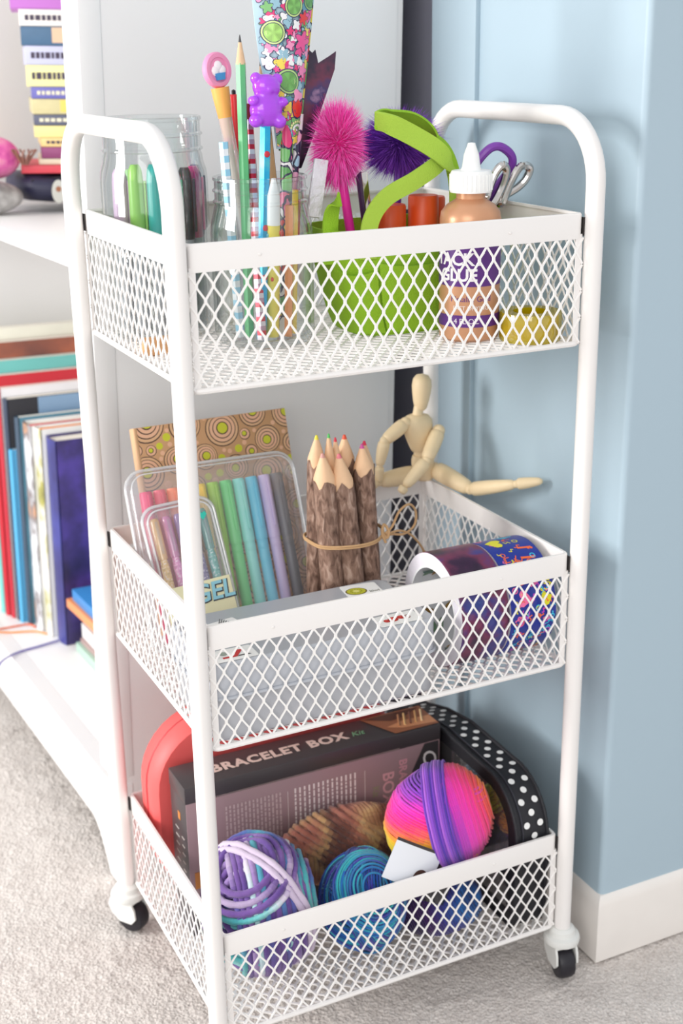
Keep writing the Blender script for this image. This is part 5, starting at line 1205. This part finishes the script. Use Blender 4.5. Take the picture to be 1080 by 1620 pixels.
def strandpal(pal, sd, run=0.55):
    def fn(p, s_, u):
        q = (0.5 + 1.1 * noise.noise(Vector((s_ * 0.83 + sd, sd * 1.7, 0.35 + run * (u if u < .5 else 1 - u) * 2)))+ s_ * 0.137) % 1.0
        return pal[int(q * len(pal)) % len(pal)] if run < 0 else mixp(pal, q)
    return fn
CH = [(118, 84, 156), (96, 68, 142), (150, 120, 180), (226, 216, 230), (140, 206, 204), (80, 176, 180), (84, 104, 172), (104, 76, 150), (188, 168, 200), (92, 64, 136), (124, 92, 160)]
yarn_groups('yarn_ball', 'chunky yarn ball in purple, white and aqua just behind the front left post', (0.0690, 0.0660, 0.1320), (0.0530, 0.0550, 0.0640), 0.0033, [
    ((0.10, 0.35, 1.0), -0.92, 0.92, 17, 0.93, strandpal(CH, 3)), ((-0.5, -0.7, 0.5), 0.0, 0.93, 9, 0.97, strandpal(CH, 5)), ((1.0, -0.30, 0.12), -0.45, 0.93, 15, 1.0, strandpal(CH, 9)),
    ((-0.35, -0.25, 0.9), 0.62, 0.93, 4, 1.04, strandpal(CH, 12)), ((0.85, 0.5, 0.25), -0.12, 0.08, 2, 1.06, strandpal([(232, 222, 232), (208, 190, 214)], 2))], (84, 60, 110), ply=0.10, segs=56, n=7)
BL = [(26, 92, 178), (30, 56, 146), (44, 172, 196), (66, 60, 170), (30, 110, 200), (22, 50, 110), (70, 204, 204), (90, 66, 170), (24, 80, 160)]
yarn_groups('yarn_ball', 'blue, teal and violet yarn ball in the middle of the bottom basket', (0.1660, 0.0520, 0.1140), (0.0405, 0.0400, 0.0490), 0.0011, [
    ((0.2, 0.2, 1.0), -0.95, 0.95, 34, 0.93, strandpal(BL, 3)), ((1, 0.2, 0.3), -0.95, 0.95, 34, 0.96, strandpal(BL, 6)), ((-0.5, -0.6, 0.6), 0.15, 0.96, 18, 0.99, strandpal(BL, 11)),
    ((0.7, -0.6, 0.4), 0.0, 0.95, 20, 1.02, strandpal(BL, 14)), ((0.0, -0.75, 0.66), 0.55, 0.98, 11, 1.045, strandpal([(50, 180, 200), (80, 70, 180), (70, 206, 206), (40, 110, 200)], 15)), ((0.9, 0.3, -0.3), 0.1, 0.6, 12, 1.05, strandpal(BL, 18))], (24, 50, 110), core=0.9, seed=4, segs=44)
BR = [(112, 66, 54), (156, 94, 78), (186, 148, 100), (92, 56, 48), (168, 108, 92), (200, 168, 122), (120, 74, 62)]
def brown_fn(p, s_, u): return mixp(BR, (p.x * 9 + 0.25 * noise.noise(p * 40)) % 1.0)
yarn_groups('yarn_ball', 'brown and tan ribbed yarn skein lying behind the blue ball', (0.1790, 0.1180, 0.1340), (0.0730, 0.0195, 0.0400), 0.0030, [((1, 0.10, 0.05), -0.93, 0.93, 30, 0.95, brown_fn), ((0.9, 0.1, 0.45), -0.5, 0.5, 9, 1.02, brown_fn)], (84, 56, 46), core=0.93, seed=6, ply=0.16)
RCX, RCY, RCZ = 0.2510, 0.0560, 0.1740
SEQ = [(120, 60, 180), (150, 66, 200), (226, 60, 196), (255, 44, 170), (252, 60, 130), (252, 120, 90), (250, 176, 50), (238, 208, 30), (230, 200, 30)]
def rain_z(p, s_, u): return mixp(SEQ, (0.2270 - p.z + 0.12 * (p.x - RCX)) / 0.064 + 0.05 * noise.noise(p * 50) + 0.012 * ((s_ * 7) % 5 - 2))
VI = [(112, 56, 180), (150, 84, 214), (96, 60, 184), (176, 100, 216), (126, 70, 190)]
def rain_v(p, s_, u): return VI[(s_ * 3) % 5]
def rain_r(p, s_, u): return mixp([(150, 60, 190), (236, 60, 190), (255, 60, 160), (250, 90, 90), (250, 180, 40)], (p.x - RCX - 0.004 + 0.35 * (p.z - 0.150)) / 0.066 + 0.03 * ((s_ * 3) % 4 - 1.5))
yarn_groups('yarn_ball', 'bright rainbow yarn skein in pink, yellow and violet at the front right', (RCX, RCY, RCZ), (0.0540, 0.0420, 0.0540), 0.00135, [
    ((0.12, -0.25, 1.0), -0.96, 0.96, 44, 0.96, rain_z), ((0.30, -0.10, 1.0), -0.93, 0.93, 40, 0.985, rain_z), ((0.97, -0.32, 0.30), 0.10, 0.96, 24, 1.02, rain_r), ((0.92, -0.42, 0.30), -0.06, 0.34, 11, 1.055, rain_v)], (150, 60, 120), core=0.9, seed=8, segs=52)
def dark_fn(p, s_, u): return mixp([(40, 24, 70), (70, 30, 100), (60, 60, 150), (40, 110, 180), (36, 30, 80)], (p.x - 0.19) / 0.11 + 0.3 * noise.noise(p * 40))
yarn_groups('yarn_ball', 'dark purple and blue yarn skein underneath the rainbow skein', (0.2480, 0.0500, 0.0880), (0.0460, 0.0380, 0.0270), 0.0014, [((1, 0.2, 0.2), -0.95, 0.95, 34, 0.96, dark_fn), ((1, -0.3, 0.3), -0.8, 0.8, 26, 1.0, dark_fn)], (60, 40, 110), core=0.9, seed=10)
# paper label band round the rainbow skein
t = thing('yarn_label', 'glossy white and black paper band hanging in front of the rainbow skein', 'label', tr(0.2150, 0.0150, 0.1500))
ML = frame3((0.1810, 0.0110, 0.1690), (1.0, -0.02, -0.66), (0.45, 0.20, 1.0))
def band(x0, x1, z0, z1, c, y=0.0, n=8, bow=0.010):
    b = MB(); b.color(*c); vs = []
    for j in (0, 1):
        for k in range(n + 1):
            u = k / n; x = x0 + (x1 - x0) * u; yy = bow * ((x - 0.025) / 0.05) ** 2 + y; vs += [(x, yy - 0.0003 * j, z0), (x, yy - 0.0003 * j, z1)]
    m_ = 2 * (n + 1); fs = []
    for k in range(n): q = 2 * k; fs.append((q, q + 1, q + 3, q + 2)); fs.append((m_ + q, m_ + q + 2, m_ + q + 3, m_ + q + 1)); fs.append((q + 1, m_ + q + 1, m_ + q + 3, q + 3)); fs.append((q, q + 2, m_ + q + 2, m_ + q))
    return b.add(vs, fs)
GLB = vcol_mat('glossy_label_print', 0.15, coat=0.5)
part('paper_band', band(0.0, 0.040, -0.016, 0.022, (236, 238, 244)), GLB, t) if False else None
pb = part('paper_band', MB().merge(band(-0.008, 0.046, -0.012, 0.024, (232, 234, 240)), ML), GLB, t, True)
part('black_band', MB().merge(band(0.046, 0.078, -0.020, 0.016, (34, 28, 30)), ML), GLB, t, True)
part('dark_border', MB().merge(band(-0.008, 0.062, 0.0240, 0.0268, (46, 36, 38)), ML), GLB, t, True)
b = MB(); b.color(74, 46, 40); b.disc((0.030, -0.002), 0.0085, 20, 0.0, ML @ tr(0, -0.0006, 0) @ XZ); q = text_mb('LINEN', 0.012, 0.0002, col=(200, 160, 70)) if False else MB()
b.color(206, 166, 70)
for (x, z, w_, h_) in ((0.052, 0.006, .010, .0012), (0.052, 0.001, .007, .0012), (0.0475, 0.0035, .0012, .0065), (0.062, 0.004, .0012, .009), (0.066, 0.004, .0060, .0012), (0.066, 0.000, .0060, .0012)): b.box((x, 0, z), (w_, 0.0004, h_), ML @ tr(0, 0.0018, 0))
part('band_print', b, PRINT, pb, True)

# --- polka dot pouch against the right side
PX0, PX1 = 0.3110, 0.3445
prof = [(0.016, 0.0)] + [(0.012, 0.02), (0.0105, 0.085)] + arc(0.066, 0.094, 0.055, PI, PI / 2 + 0.15, 8) + [(0.150, 0.151), (0.200, 0.143), (0.243, 0.130)] + arc(0.243, 0.113, 0.017, PI / 2, 0, 5) + [(0.260, 0.05), (0.257, 0.006), (0.250, 0.0)]
t = thing('zip_pouch', 'black zip pouch with white polka dots and a clear window by the right post', 'pouch', tr(PX0 - .0005, -0.0022, ZB + 0.0024))
BLK = mat('black_pouch_fabric', (30, 30, 36), rough=0.55, bump=0.3, bscale=700)
CYM = Matrix(((0, 0, 1, 0), (1, 0, 0, 0), (0, 1, 0, 0), (0, 0, 0, 1)))      # prism drawn in y-z, thickness along x
def inset(poly, d):
    cx = sum(p[0] for p in poly) / len(poly); cz = sum(p[1] for p in poly) / len(poly)
    out = []; n = len(poly)
    for i in range(n):
        a = Vector((poly[i - 1][0], poly[i - 1][1])); c_ = Vector((poly[(i + 1) % n][0], poly[(i + 1) % n][1])); tt = (c_ - a).normalized(); nr = Vector((-tt.y, tt.x)); p = Vector(poly[i])
        if nr.dot(Vector((cx, cz)) - p) < 0: nr = -nr
        out.append(tuple(p + nr * d))
    return out
W_ = PX1 - PX0
b = MB(); o_ = prof; i_ = inset(prof, 0.002); N = len(prof)
vs = [(0.0, y, z) for y, z in o_] + [(W_, y, z) for y, z in o_] + [(W_, y, z) for y, z in i_] + [(0.0, y, z) for y, z in i_]
fs = [(q * N + k, q * N + (k + 1) % N, ((q + 1) % 4) * N + (k + 1) % N, ((q + 1) % 4) * N + k) for q in range(4) for k in range(N)]
b.add(vs, fs); part('gusset', b, BLK, t)
part('back_panel', MB().prism(i_, 0.0015, tr(W_ - 0.002, 0, 0) @ CYM), BLK, t)
fr = inset(prof, 0.014); b = MB(); vs = [(-0.0010, y, z) for y, z in o_] + [(-0.0010, y, z) for y, z in fr] + [(0.0008, y, z) for y, z in fr] + [(0.0008, y, z) for y, z in o_]
b.add(vs, fs); part('window_border', b, BLK, t)
part('clear_window', MB().prism(fr, 0.0006, tr(-0.0002, 0, 0) @ CYM), CLEARP, t)
for xx in (-0.0010, W_): part('piping', MB().tube([(xx, y, z) for y, z in inset(prof, -0.0004)], 0.0019, 8, closed=True), BLK, t)
part('zip_teeth', MB().tube([(0.0062, y, z) for y, z in inset(prof, -0.0008)[2:-3]], 0.0010, 6), mat('dark_zip', (60, 60, 68), rough=0.35, metal=0.4), t)
DOT = mat('white_dot_print', (240, 240, 238), rough=0.6)
P_ = inset(prof, -0.0007)[2:-2]; cum = [0]
for i in range(len(P_) - 1): cum.append(cum[-1] + math.hypot(P_[i + 1][0] - P_[i][0], P_[i + 1][1] - P_[i][1]))
b = MB(); nd = 0; s = 0.004
while s < cum[-1] - 0.003:
    i = max(k for k in range(len(cum)) if cum[k] <= s); i = min(i, len(P_) - 2); e = (s - cum[i]) / (cum[i + 1] - cum[i])
    y = P_[i][0] * (1 - e) + P_[i + 1][0] * e; z = P_[i][1] * (1 - e) + P_[i + 1][1] * e
    ty, tz = P_[i + 1][0] - P_[i][0], P_[i + 1][1] - P_[i][1]; L_ = math.hypot(ty, tz); ty /= L_; tz /= L_; ny, nz = -tz, ty
    for xx in ((0.0115, 0.0265) if nd % 2 == 0 else (0.019,)):
        Md = Matrix(((1, 0, 0, xx), (0, ty, ny, y + ny * .0003), (0, tz, nz, z + nz * .0003), (0, 0, 0, 1))); part('polka_dot', MB().disc((0, 0), 0.0033, 16, 0.0, Md), DOT, t)
    s += 0.0112; nd += 1
# small contents seen through the window
for (y, z, r, c, nm, lab) in ((0.080, 0.105, 0.0145, (180, 190, 40), 'lime', 'small lime yarn knot inside the dotted pouch'), (0.055, 0.060, 0.019, (44, 40, 96), 'indigo', 'dark indigo yarn knot low in the dotted pouch'), (0.122, 0.078, 0.018, (92, 40, 60), 'wine', 'wine coloured yarn knot in the dotted pouch'), (0.112, 0.118, 0.010, (60, 130, 160), 'sea', 'sea blue yarn knot near the top of the dotted pouch'), (0.044, 0.098, 0.011, (228, 150, 30), 'amber', 'amber yarn knot at the front of the dotted pouch')):
    yarn_ball('yarn_knot', lab, (PX0 + 0.0160, y, ZB + z), (0.0125, r, r), [c, tuple(int(q * 0.6) for q in c), tuple(min(255, int(q * 1.25)) for q in c)], 9, 0.0012, int(y * 1000), groups=5, group='yarn knots inside the dotted pouch')

# ================================================================== ON THE BOOKSHELVES (bookcase frame: x depth, y along the front, z up)
def cover_mat(name, c1, c2=None, scale=25):
    if c2 is None: return mat(name, c1, rough=0.4, vary=0.05, vscale=40)
    return ramp_mat(name, [(0.35, c1), (0.5, tuple((a + b_) // 2 for a, b_ in zip(c1, c2))), (0.65, c2)], scale=scale, detail=5, rough=0.4)
PAPER = mat('book_pages', (240, 234, 222), rough=0.85, bump=0.2, bscale=800)
def upright_book(label, x0, y0, z0, depth, thick, h, cm, sm=None, group='books standing on the bottom shelf', hard=True, lean=0.0):
    """spine faces the room (-x); near cover is at y0"""
    M = BM @ tr(x0, y0, z0) @ rot(lean, 'X'); t = thing('book', label, 'book', M, group)
    th = 0.0022 if hard else 0.0010; sm = sm or cm
    for y in (th / 2, thick - th / 2): part('cover', MB().rbox((depth / 2, y, h / 2), (depth, th, h), 0.0005), cm, t)
    pr = [(0.0, 0.0), (-0.0028, thick * 0.25), (-0.0036, thick * 0.5), (-0.0028, thick * 0.75), (0.0, thick), (0.0024, thick), (0.0, thick * 0.5), (0.0024, 0.0)]
    part('spine', MB().prism(pr, h), sm, t)
    q = 0.003 if hard else 0.0003
    part('pages', MB().box((depth / 2 + 0.001, thick / 2, h / 2), (depth - 0.004, thick - 2 * th, h - 2 * q)), PAPER, t)
    return t
zs = 0.1215
ub = [
 ('navy and violet illustrated hardback with a wide spine, nearest of the standing books', 0.0750, 0.3860, 0.150, 0.036, 0.284, cover_mat('night_cover', (34, 28, 60), (84, 66, 160), 14), cover_mat('night_spine', (66, 70, 150), (44, 38, 84), 9)),
 ('pale novel with a mottled grey and olive spine, beside the navy hardback', 0.0680, 0.4240, 0.150, 0.021, 0.292, cover_mat('pale_cover', (232, 232, 230)), ramp_mat('olive_spine', [(0.0, (232, 232, 232)), (0.45, (226, 222, 214)), (0.56, (170, 166, 90)), (0.72, (110, 104, 60))], scale=34, detail=6, rough=0.4, stretch=(1, 1, 0.5))),
 ('thick novel with a grey and white mottled spine and red edge', 0.0620, 0.4470, 0.150, 0.031, 0.292, cover_mat('pale_cover', (232, 232, 230)), ramp_mat('grey_spine', [(0.0, (232, 238, 244)), (0.44, (216, 218, 222)), (0.55, (130, 122, 124)), (0.64, (196, 150, 120)), (0.75, (84, 78, 84))], scale=40, detail=6, rough=0.4, stretch=(1, 1, 0.5))),
 ('dark slate book with a blue spine stripe, behind the grey and white novel', 0.0560, 0.4800, 0.170, 0.010, 0.296, cover_mat('slate_cover', (80, 130, 150)), cover_mat('slate_spine', (60, 80, 100))),
 ('thin book with a bright sky blue spine', 0.0480, 0.4910, 0.160, 0.0060, 0.250, cover_mat('sky_cover', (84, 168, 214)), cover_mat('sky_spine', (90, 180, 226))),
 ('black picture book with a pale blue panel on its front', 0.0470, 0.4980, 0.200, 0.0120, 0.318, cover_mat('black_cover', (40, 40, 46)), cover_mat('navy_spine', (50, 62, 84))),
 ('large white edged book with a dark red spine', 0.0420, 0.5110, 0.215, 0.0120, 0.330, cover_mat('white_cover', (232, 230, 232)), cover_mat('crimson_spine', (186, 32, 52))),
 ('tall red book with a red spine left of the sky blue one', 0.0380, 0.5240, 0.215, 0.0120, 0.345, cover_mat('red_tall_cover', (200, 40, 54)), cover_mat('red_tall_spine', (190, 30, 48))),
 ('tall teal picture book standing behind the red one', 0.0350, 0.5370, 0.220, 0.0130, 0.362, cover_mat('teal_cover', (112, 190, 184)), cover_mat('teal_spine', (120, 196, 190))),
 ('tallest book, with a brown and orange painted cover and cream edge', 0.0340, 0.5510, 0.225, 0.0160, 0.384, cover_mat('painted_cover', (96, 62, 60), (190, 104, 70), 10), cover_mat('cream_spine', (220, 216, 190))),
 ('large cream book against the far end of the shelf', 0.0330, 0.5690, 0.225, 0.0160, 0.400, cover_mat('cream_cover', (232, 230, 214)), cover_mat('cream_spine2', (224, 220, 200)))]
for (lab, x, y, dp, thk, h, c1, c2) in ub:
    tb = upright_book(lab, x, y, zs, dp, thk, h, c1, c2, hard=thk > 0.02)
    if 'olive' in lab or 'grey and white mottled' in lab: part('coloured_top_edge', MB().rbox((dp / 2, 0.0012, h + 0.0004), (dp, 0.0030, 0.0016), 0.0004), mat('edge_orange', (238, 140, 60)) if 'olive' in lab else mat('edge_red', (206, 48, 58)), tb)
    if 'navy and violet' in lab:
        b = MB(); rr = random.Random(2)
        for k in range(14): b.color(*rr.choice([(206, 84, 60), (40, 120, 120), (210, 90, 70), (60, 50, 110)])); b.disc((0.045 + rr.uniform(0, 0.05), 0.11 + rr.uniform(-0.02, 0.09)), rr.uniform(0.004, 0.012), 16, 0.0, tr(0, -0.0004 - 0.00008 * k, 0) @ XZ)
        part('cover_picture', b, PRINT, tb, kind='stuff')
    if 'black picture' in lab:
        b = MB(); b.color(140, 172, 204); b.box((0.088, -0.0003, 0.296), (0.090, 0.0004, 0.042)); part('cover_panel', b, PRINT, tb)
# lying stack between the upright books and the near side
def flat_book(label, cx, cy, z0, dx, dy, th, cm, rotz, group, name='book'):
    M = BM @ tr(cx, cy, z0) @ rot(rotz, 'Z'); t = thing(name, label, 'book', M, group)
    ct = min(0.0016, th * 0.2)
    for z in (ct / 2, th - ct / 2): part('cover', MB().rbox((0, 0, z), (dx, dy, ct), 0.0004), cm, t)
    part('spine', MB().rbox((-dx / 2, 0, th / 2), (0.0018, dy, th), 0.0006), cm, t)
    part('pages', MB().box((0.001, 0, th / 2), (dx - 0.003, dy - 0.005, th - 2 * ct)), PAPER, t)
    return t
z = zs; G = 'books lying flat on the bottom shelf'
for (lab, th, c, dx, dy, ox, rz) in (('pale green paperback, bottom of the lying pile', 0.012, (176, 208, 190), 0.16, 0.34, 0.004, 0.0), ('brown edged paperback, second from the bottom of the lying pile', 0.007, (176, 150, 146), 0.15, 0.33, 0.010, 0.01), ('thick white paperback in the lying pile', 0.020, (236, 234, 232), 0.15, 0.33, 0.010, -0.01), ('crimson book in the lying pile', 0.010, (176, 36, 76), 0.14, 0.31, 0.030, 0.02), ('dark green book in the lying pile', 0.010, (56, 128, 104), 0.14, 0.32, 0.022, 0.0), ('orange book, second from the top of the lying pile', 0.012, (242, 152, 96), 0.15, 0.35, 0.002, 0.03), ('bright blue book, topmost of the lying pile', 0.015, (58, 138, 206), 0.15, 0.34, 0.004, 0.01)):
    flat_book(lab, 0.078 + dx / 2 + ox, 0.205 + (0.0 if dy > .32 else 0.0), z, dx, dy - 0.02 if dy < .35 else dy - .01, th, mat('lying_' + lab[:9].replace(' ', '_'), c, rough=0.4), rz, G); z += th + 0.0004
# ribbons
def cord(label, pts, c, nm): solo('bookmark_ribbon', label, 'ribbon', MB().tube([BM @ Vector(p) for p in smooth_path(pts, 8)], 0.0013, 6), mat(nm, c, rough=0.6), BM @ tr(*pts[0]), True)
cord('red orange ribbon bookmark trailing from the grey novel', [(0.0562, 0.463, 0.1232), (0.050, 0.478, 0.1230), (0.020, 0.480, 0.1230), (-0.010, 0.478, 0.1245)], (228, 110, 70), 'red_orange_ribbon')
cord('orange ribbon bookmark trailing from the olive novel', [(0.0622, 0.433, 0.1232), (0.050, 0.450, 0.1230), (0.020, 0.462, 0.1230), (-0.004, 0.468, 0.1270)], (242, 150, 70), 'orange_ribbon')
cord('violet ribbon bookmark trailing from the navy hardback', [(0.0695, 0.404, 0.1232), (0.040, 0.398, 0.1230), (0.010, 0.392, 0.1230), (-0.018, 0.370, 0.1245), (-0.030, 0.355, 0.1150)], (96, 84, 170), 'violet_ribbon')
# --- stack on the upper shelf
zz0 = 0.6858
t = thing('toiletry_bag', 'dark navy zip bag with a pale oval badge lying on the upper shelf', 'bag', BM @ tr(0.155, 0.500, zz0))
b = MB(); n = 20; L_ = 0.15
vs = []; fs = []; secs = [(-0.080, .2), (-0.076, .7), (-0.066, .95), (-0.03, 1.0), (0.02, 1.0), (0.06, .96), (0.074, .7), (0.078, .2)]
for (x, f) in secs:
    for k in range(n): a = 2 * PI * k / n; vs.append((x, 0.062 * f * math.copysign(abs(math.cos(a)) ** .7, math.cos(a)), 0.0185 + 0.0185 * f * math.copysign(abs(math.sin(a)) ** .8, math.sin(a)) - 0.006 * x / 0.08))
for i in range(len(secs) - 1):
    for k in range(n): k2 = (k + 1) % n; fs.append((i * n + k, (i + 1) * n + k, (i + 1) * n + k2, i * n + k2))
fs.append(tuple(range(n))); fs.append(tuple(reversed([(len(secs) - 1) * n + k for k in range(n)])))
b.add([(x, y, z + .0065) for x, y, z in vs], fs); part('bag_body', b, mat('navy_nylon', (44, 44, 70), rough=0.5, vary=0.1), t, ang=60)
b = MB(); b.color(214, 214, 206); b.disc((0, 0), 0.0125, 24, 0, frame3((-0.040, -0.0625, 0.026), (1, 0, 0), (0, -1, 0)) @ Matrix.Diagonal((0.7, 1.15, 1, 1))); b.color(170, 110, 80); b.disc((0, 0.003), 0.0035, 14, 0.0003, frame3((-0.040, -0.0625, 0.026), (1, 0, 0), (0, -1, 0)))
part('oval_badge', b, PRINT, t)
part('zip', MB().tube([(-0.07, -0.050, 0.0395), (-0.02, -0.048, 0.0425), (0.04, -0.048, 0.0405), (0.07, -0.046, 0.038)], 0.0016, 6), mat('dark_zip', (60, 60, 68), rough=0.35, metal=0.4), t)
G = 'books stacked on the upper shelf'; z = zz0 + 0.0475
stack = (('red and gold patterned', (214, 70, 84), 0.010, 0.11, -0.028, 0.0), ('cream', (240, 228, 200), 0.007, 0.10, 0.010, 0.0), ('purple and plum', (150, 70, 120), 0.014, 0.09, 0.016, 0.0), ('tan orange', (236, 204, 140), 0.011, 0.09, 0.014, 0.02), ('pale lemon', (240, 226, 150), 0.014, 0.095, 0.004, 0.0),
    ('slate grey lettered', (92, 96, 116), 0.013, 0.090, 0.004, 0.0), ('yellow and grey pictured', (206, 196, 150), 0.018, 0.090, 0.000, 0.03), ('violet blue', (110, 108, 180), 0.014, 0.088, 0.002, 0.0), ('soft yellow', (240, 234, 168), 0.025, 0.10, -0.006, 0.0), ('pale lilac', (196, 198, 226), 0.022, 0.10, -0.008, 0.02), ('steel blue pictured', (70, 104, 136), 0.022, 0.10, -0.010, -0.02), ('white lettered', (236, 230, 226), 0.019, 0.10, -0.014, 0.0), ('orchid pink', (190, 116, 200), 0.050, 0.115, -0.030, 0.0))
for k, (nm, c, th, w_, ox, rz) in enumerate(stack):
    up = 'purple box like' if False else ''
    place = 'bottom of the upper stack' if k == 0 else ('topmost visible in the upper stack' if k == len(stack) - 1 else 'in the upper stack, resting on the %s one' % stack[k - 1][0])
    tb = flat_book('%s book, %s' % (nm, place), 0.150 + ox * 0.6 + w_ / 2 - 0.040, 0.505, z, w_, 0.13, th, mat('stack_' + nm.replace(' ', '_'), c, rough=0.45, vary=0.12 if 'pictur' in nm or 'pattern' in nm else 0.03, vscale=90), rz + math.radians(-17), G)
    b = MB(); rr = random.Random(k)
    # title marks on the long near edge (spine towards the viewer)
    M2 = frame3((-w_ / 2 + 0.004, -0.0658, th * 0.5), (1, 0, 0), (0, 0, 1))
    part('spine_face', MB().rbox((0, -0.0653, th / 2), (w_ - 0.0006, 0.0012, th * 0.96), 0.0004), mat('stack_' + nm.replace(' ', '_'), c), tb)
    dk = (70, 60, 80) if sum(c) > 450 else (232, 226, 200)
    if nm in ('white lettered', 'soft yellow', 'tan orange', 'slate grey lettered', 'violet blue', 'pale lilac'):
        x = 0.006
        for q in range(7): L_ = rr.uniform(0.003, 0.006); b.color(*dk); b.box((-w_ / 2 + x + L_ / 2, -0.0661, th / 2), (L_, 0.0004, th * 0.32)); x += L_ + 0.0018
        part('title_marks', b, PRINT, tb, kind='stuff')
    elif 'pictur' in nm:
        b.color(240, 214, 110) if 'yellow' in nm else b.color(226, 190, 160); b.box((0.0, -0.0661, th * 0.55), (w_ * 0.28, 0.0004, th * 0.8)); b.color(70, 96, 120); b.box((w_ * 0.25, -0.0661, th * 0.5), (w_ * 0.16, 0.0004, th * 0.8)); part('spine_picture', b, PRINT, tb)
    z += th + 0.0003
# pink and dark things at the left of the shelf
solo('yarn_pouf', 'hot pink and magenta ruffled bundle at the left edge of the upper shelf', 'bundle', MB().ball((0, 0, 0.026), (0.034, 0.028, 0.026), 24, 14), ramp_mat('pink_ruffle', [(0.3, (200, 60, 150)), (0.5, (236, 110, 180)), (0.65, (244, 150, 190)), (0.8, (220, 60, 90))], scale=70, rough=0.7, bump=0.9), BM @ tr(0.046, 0.478, zz0 + 0.040))
solo('fabric_bag', 'crumpled dark grey bag under the pink bundle on the upper shelf', 'bag', MB().ball((0, 0, 0.0205), (0.046, 0.036, 0.0205), 26, 14), ramp_mat('grey_crumple', [(0.3, (90, 88, 92)), (0.5, (140, 136, 134)), (0.7, (206, 204, 202))], scale=30, rough=0.6, bump=0.9), BM @ tr(0.028, 0.455, zz0))
b = MB()
for k in range(9):
    a = k * 0.7; b.tube([(0.003 * math.cos(a), 0.003 * math.sin(a), 0), (0.010 * math.cos(a), 0.006 * math.sin(a), 0.010), (0.015 * math.cos(a + .4), 0.008 * math.sin(a), 0.018)], 0.0013, 6)
solo('hair_clip', 'brown spiky hair clip lying on top of the navy bag', 'hair clip', b, mat('brown_plastic', (140, 92, 78), rough=0.4), BM @ tr(0.078, 0.450, zz0 + 0.0590))
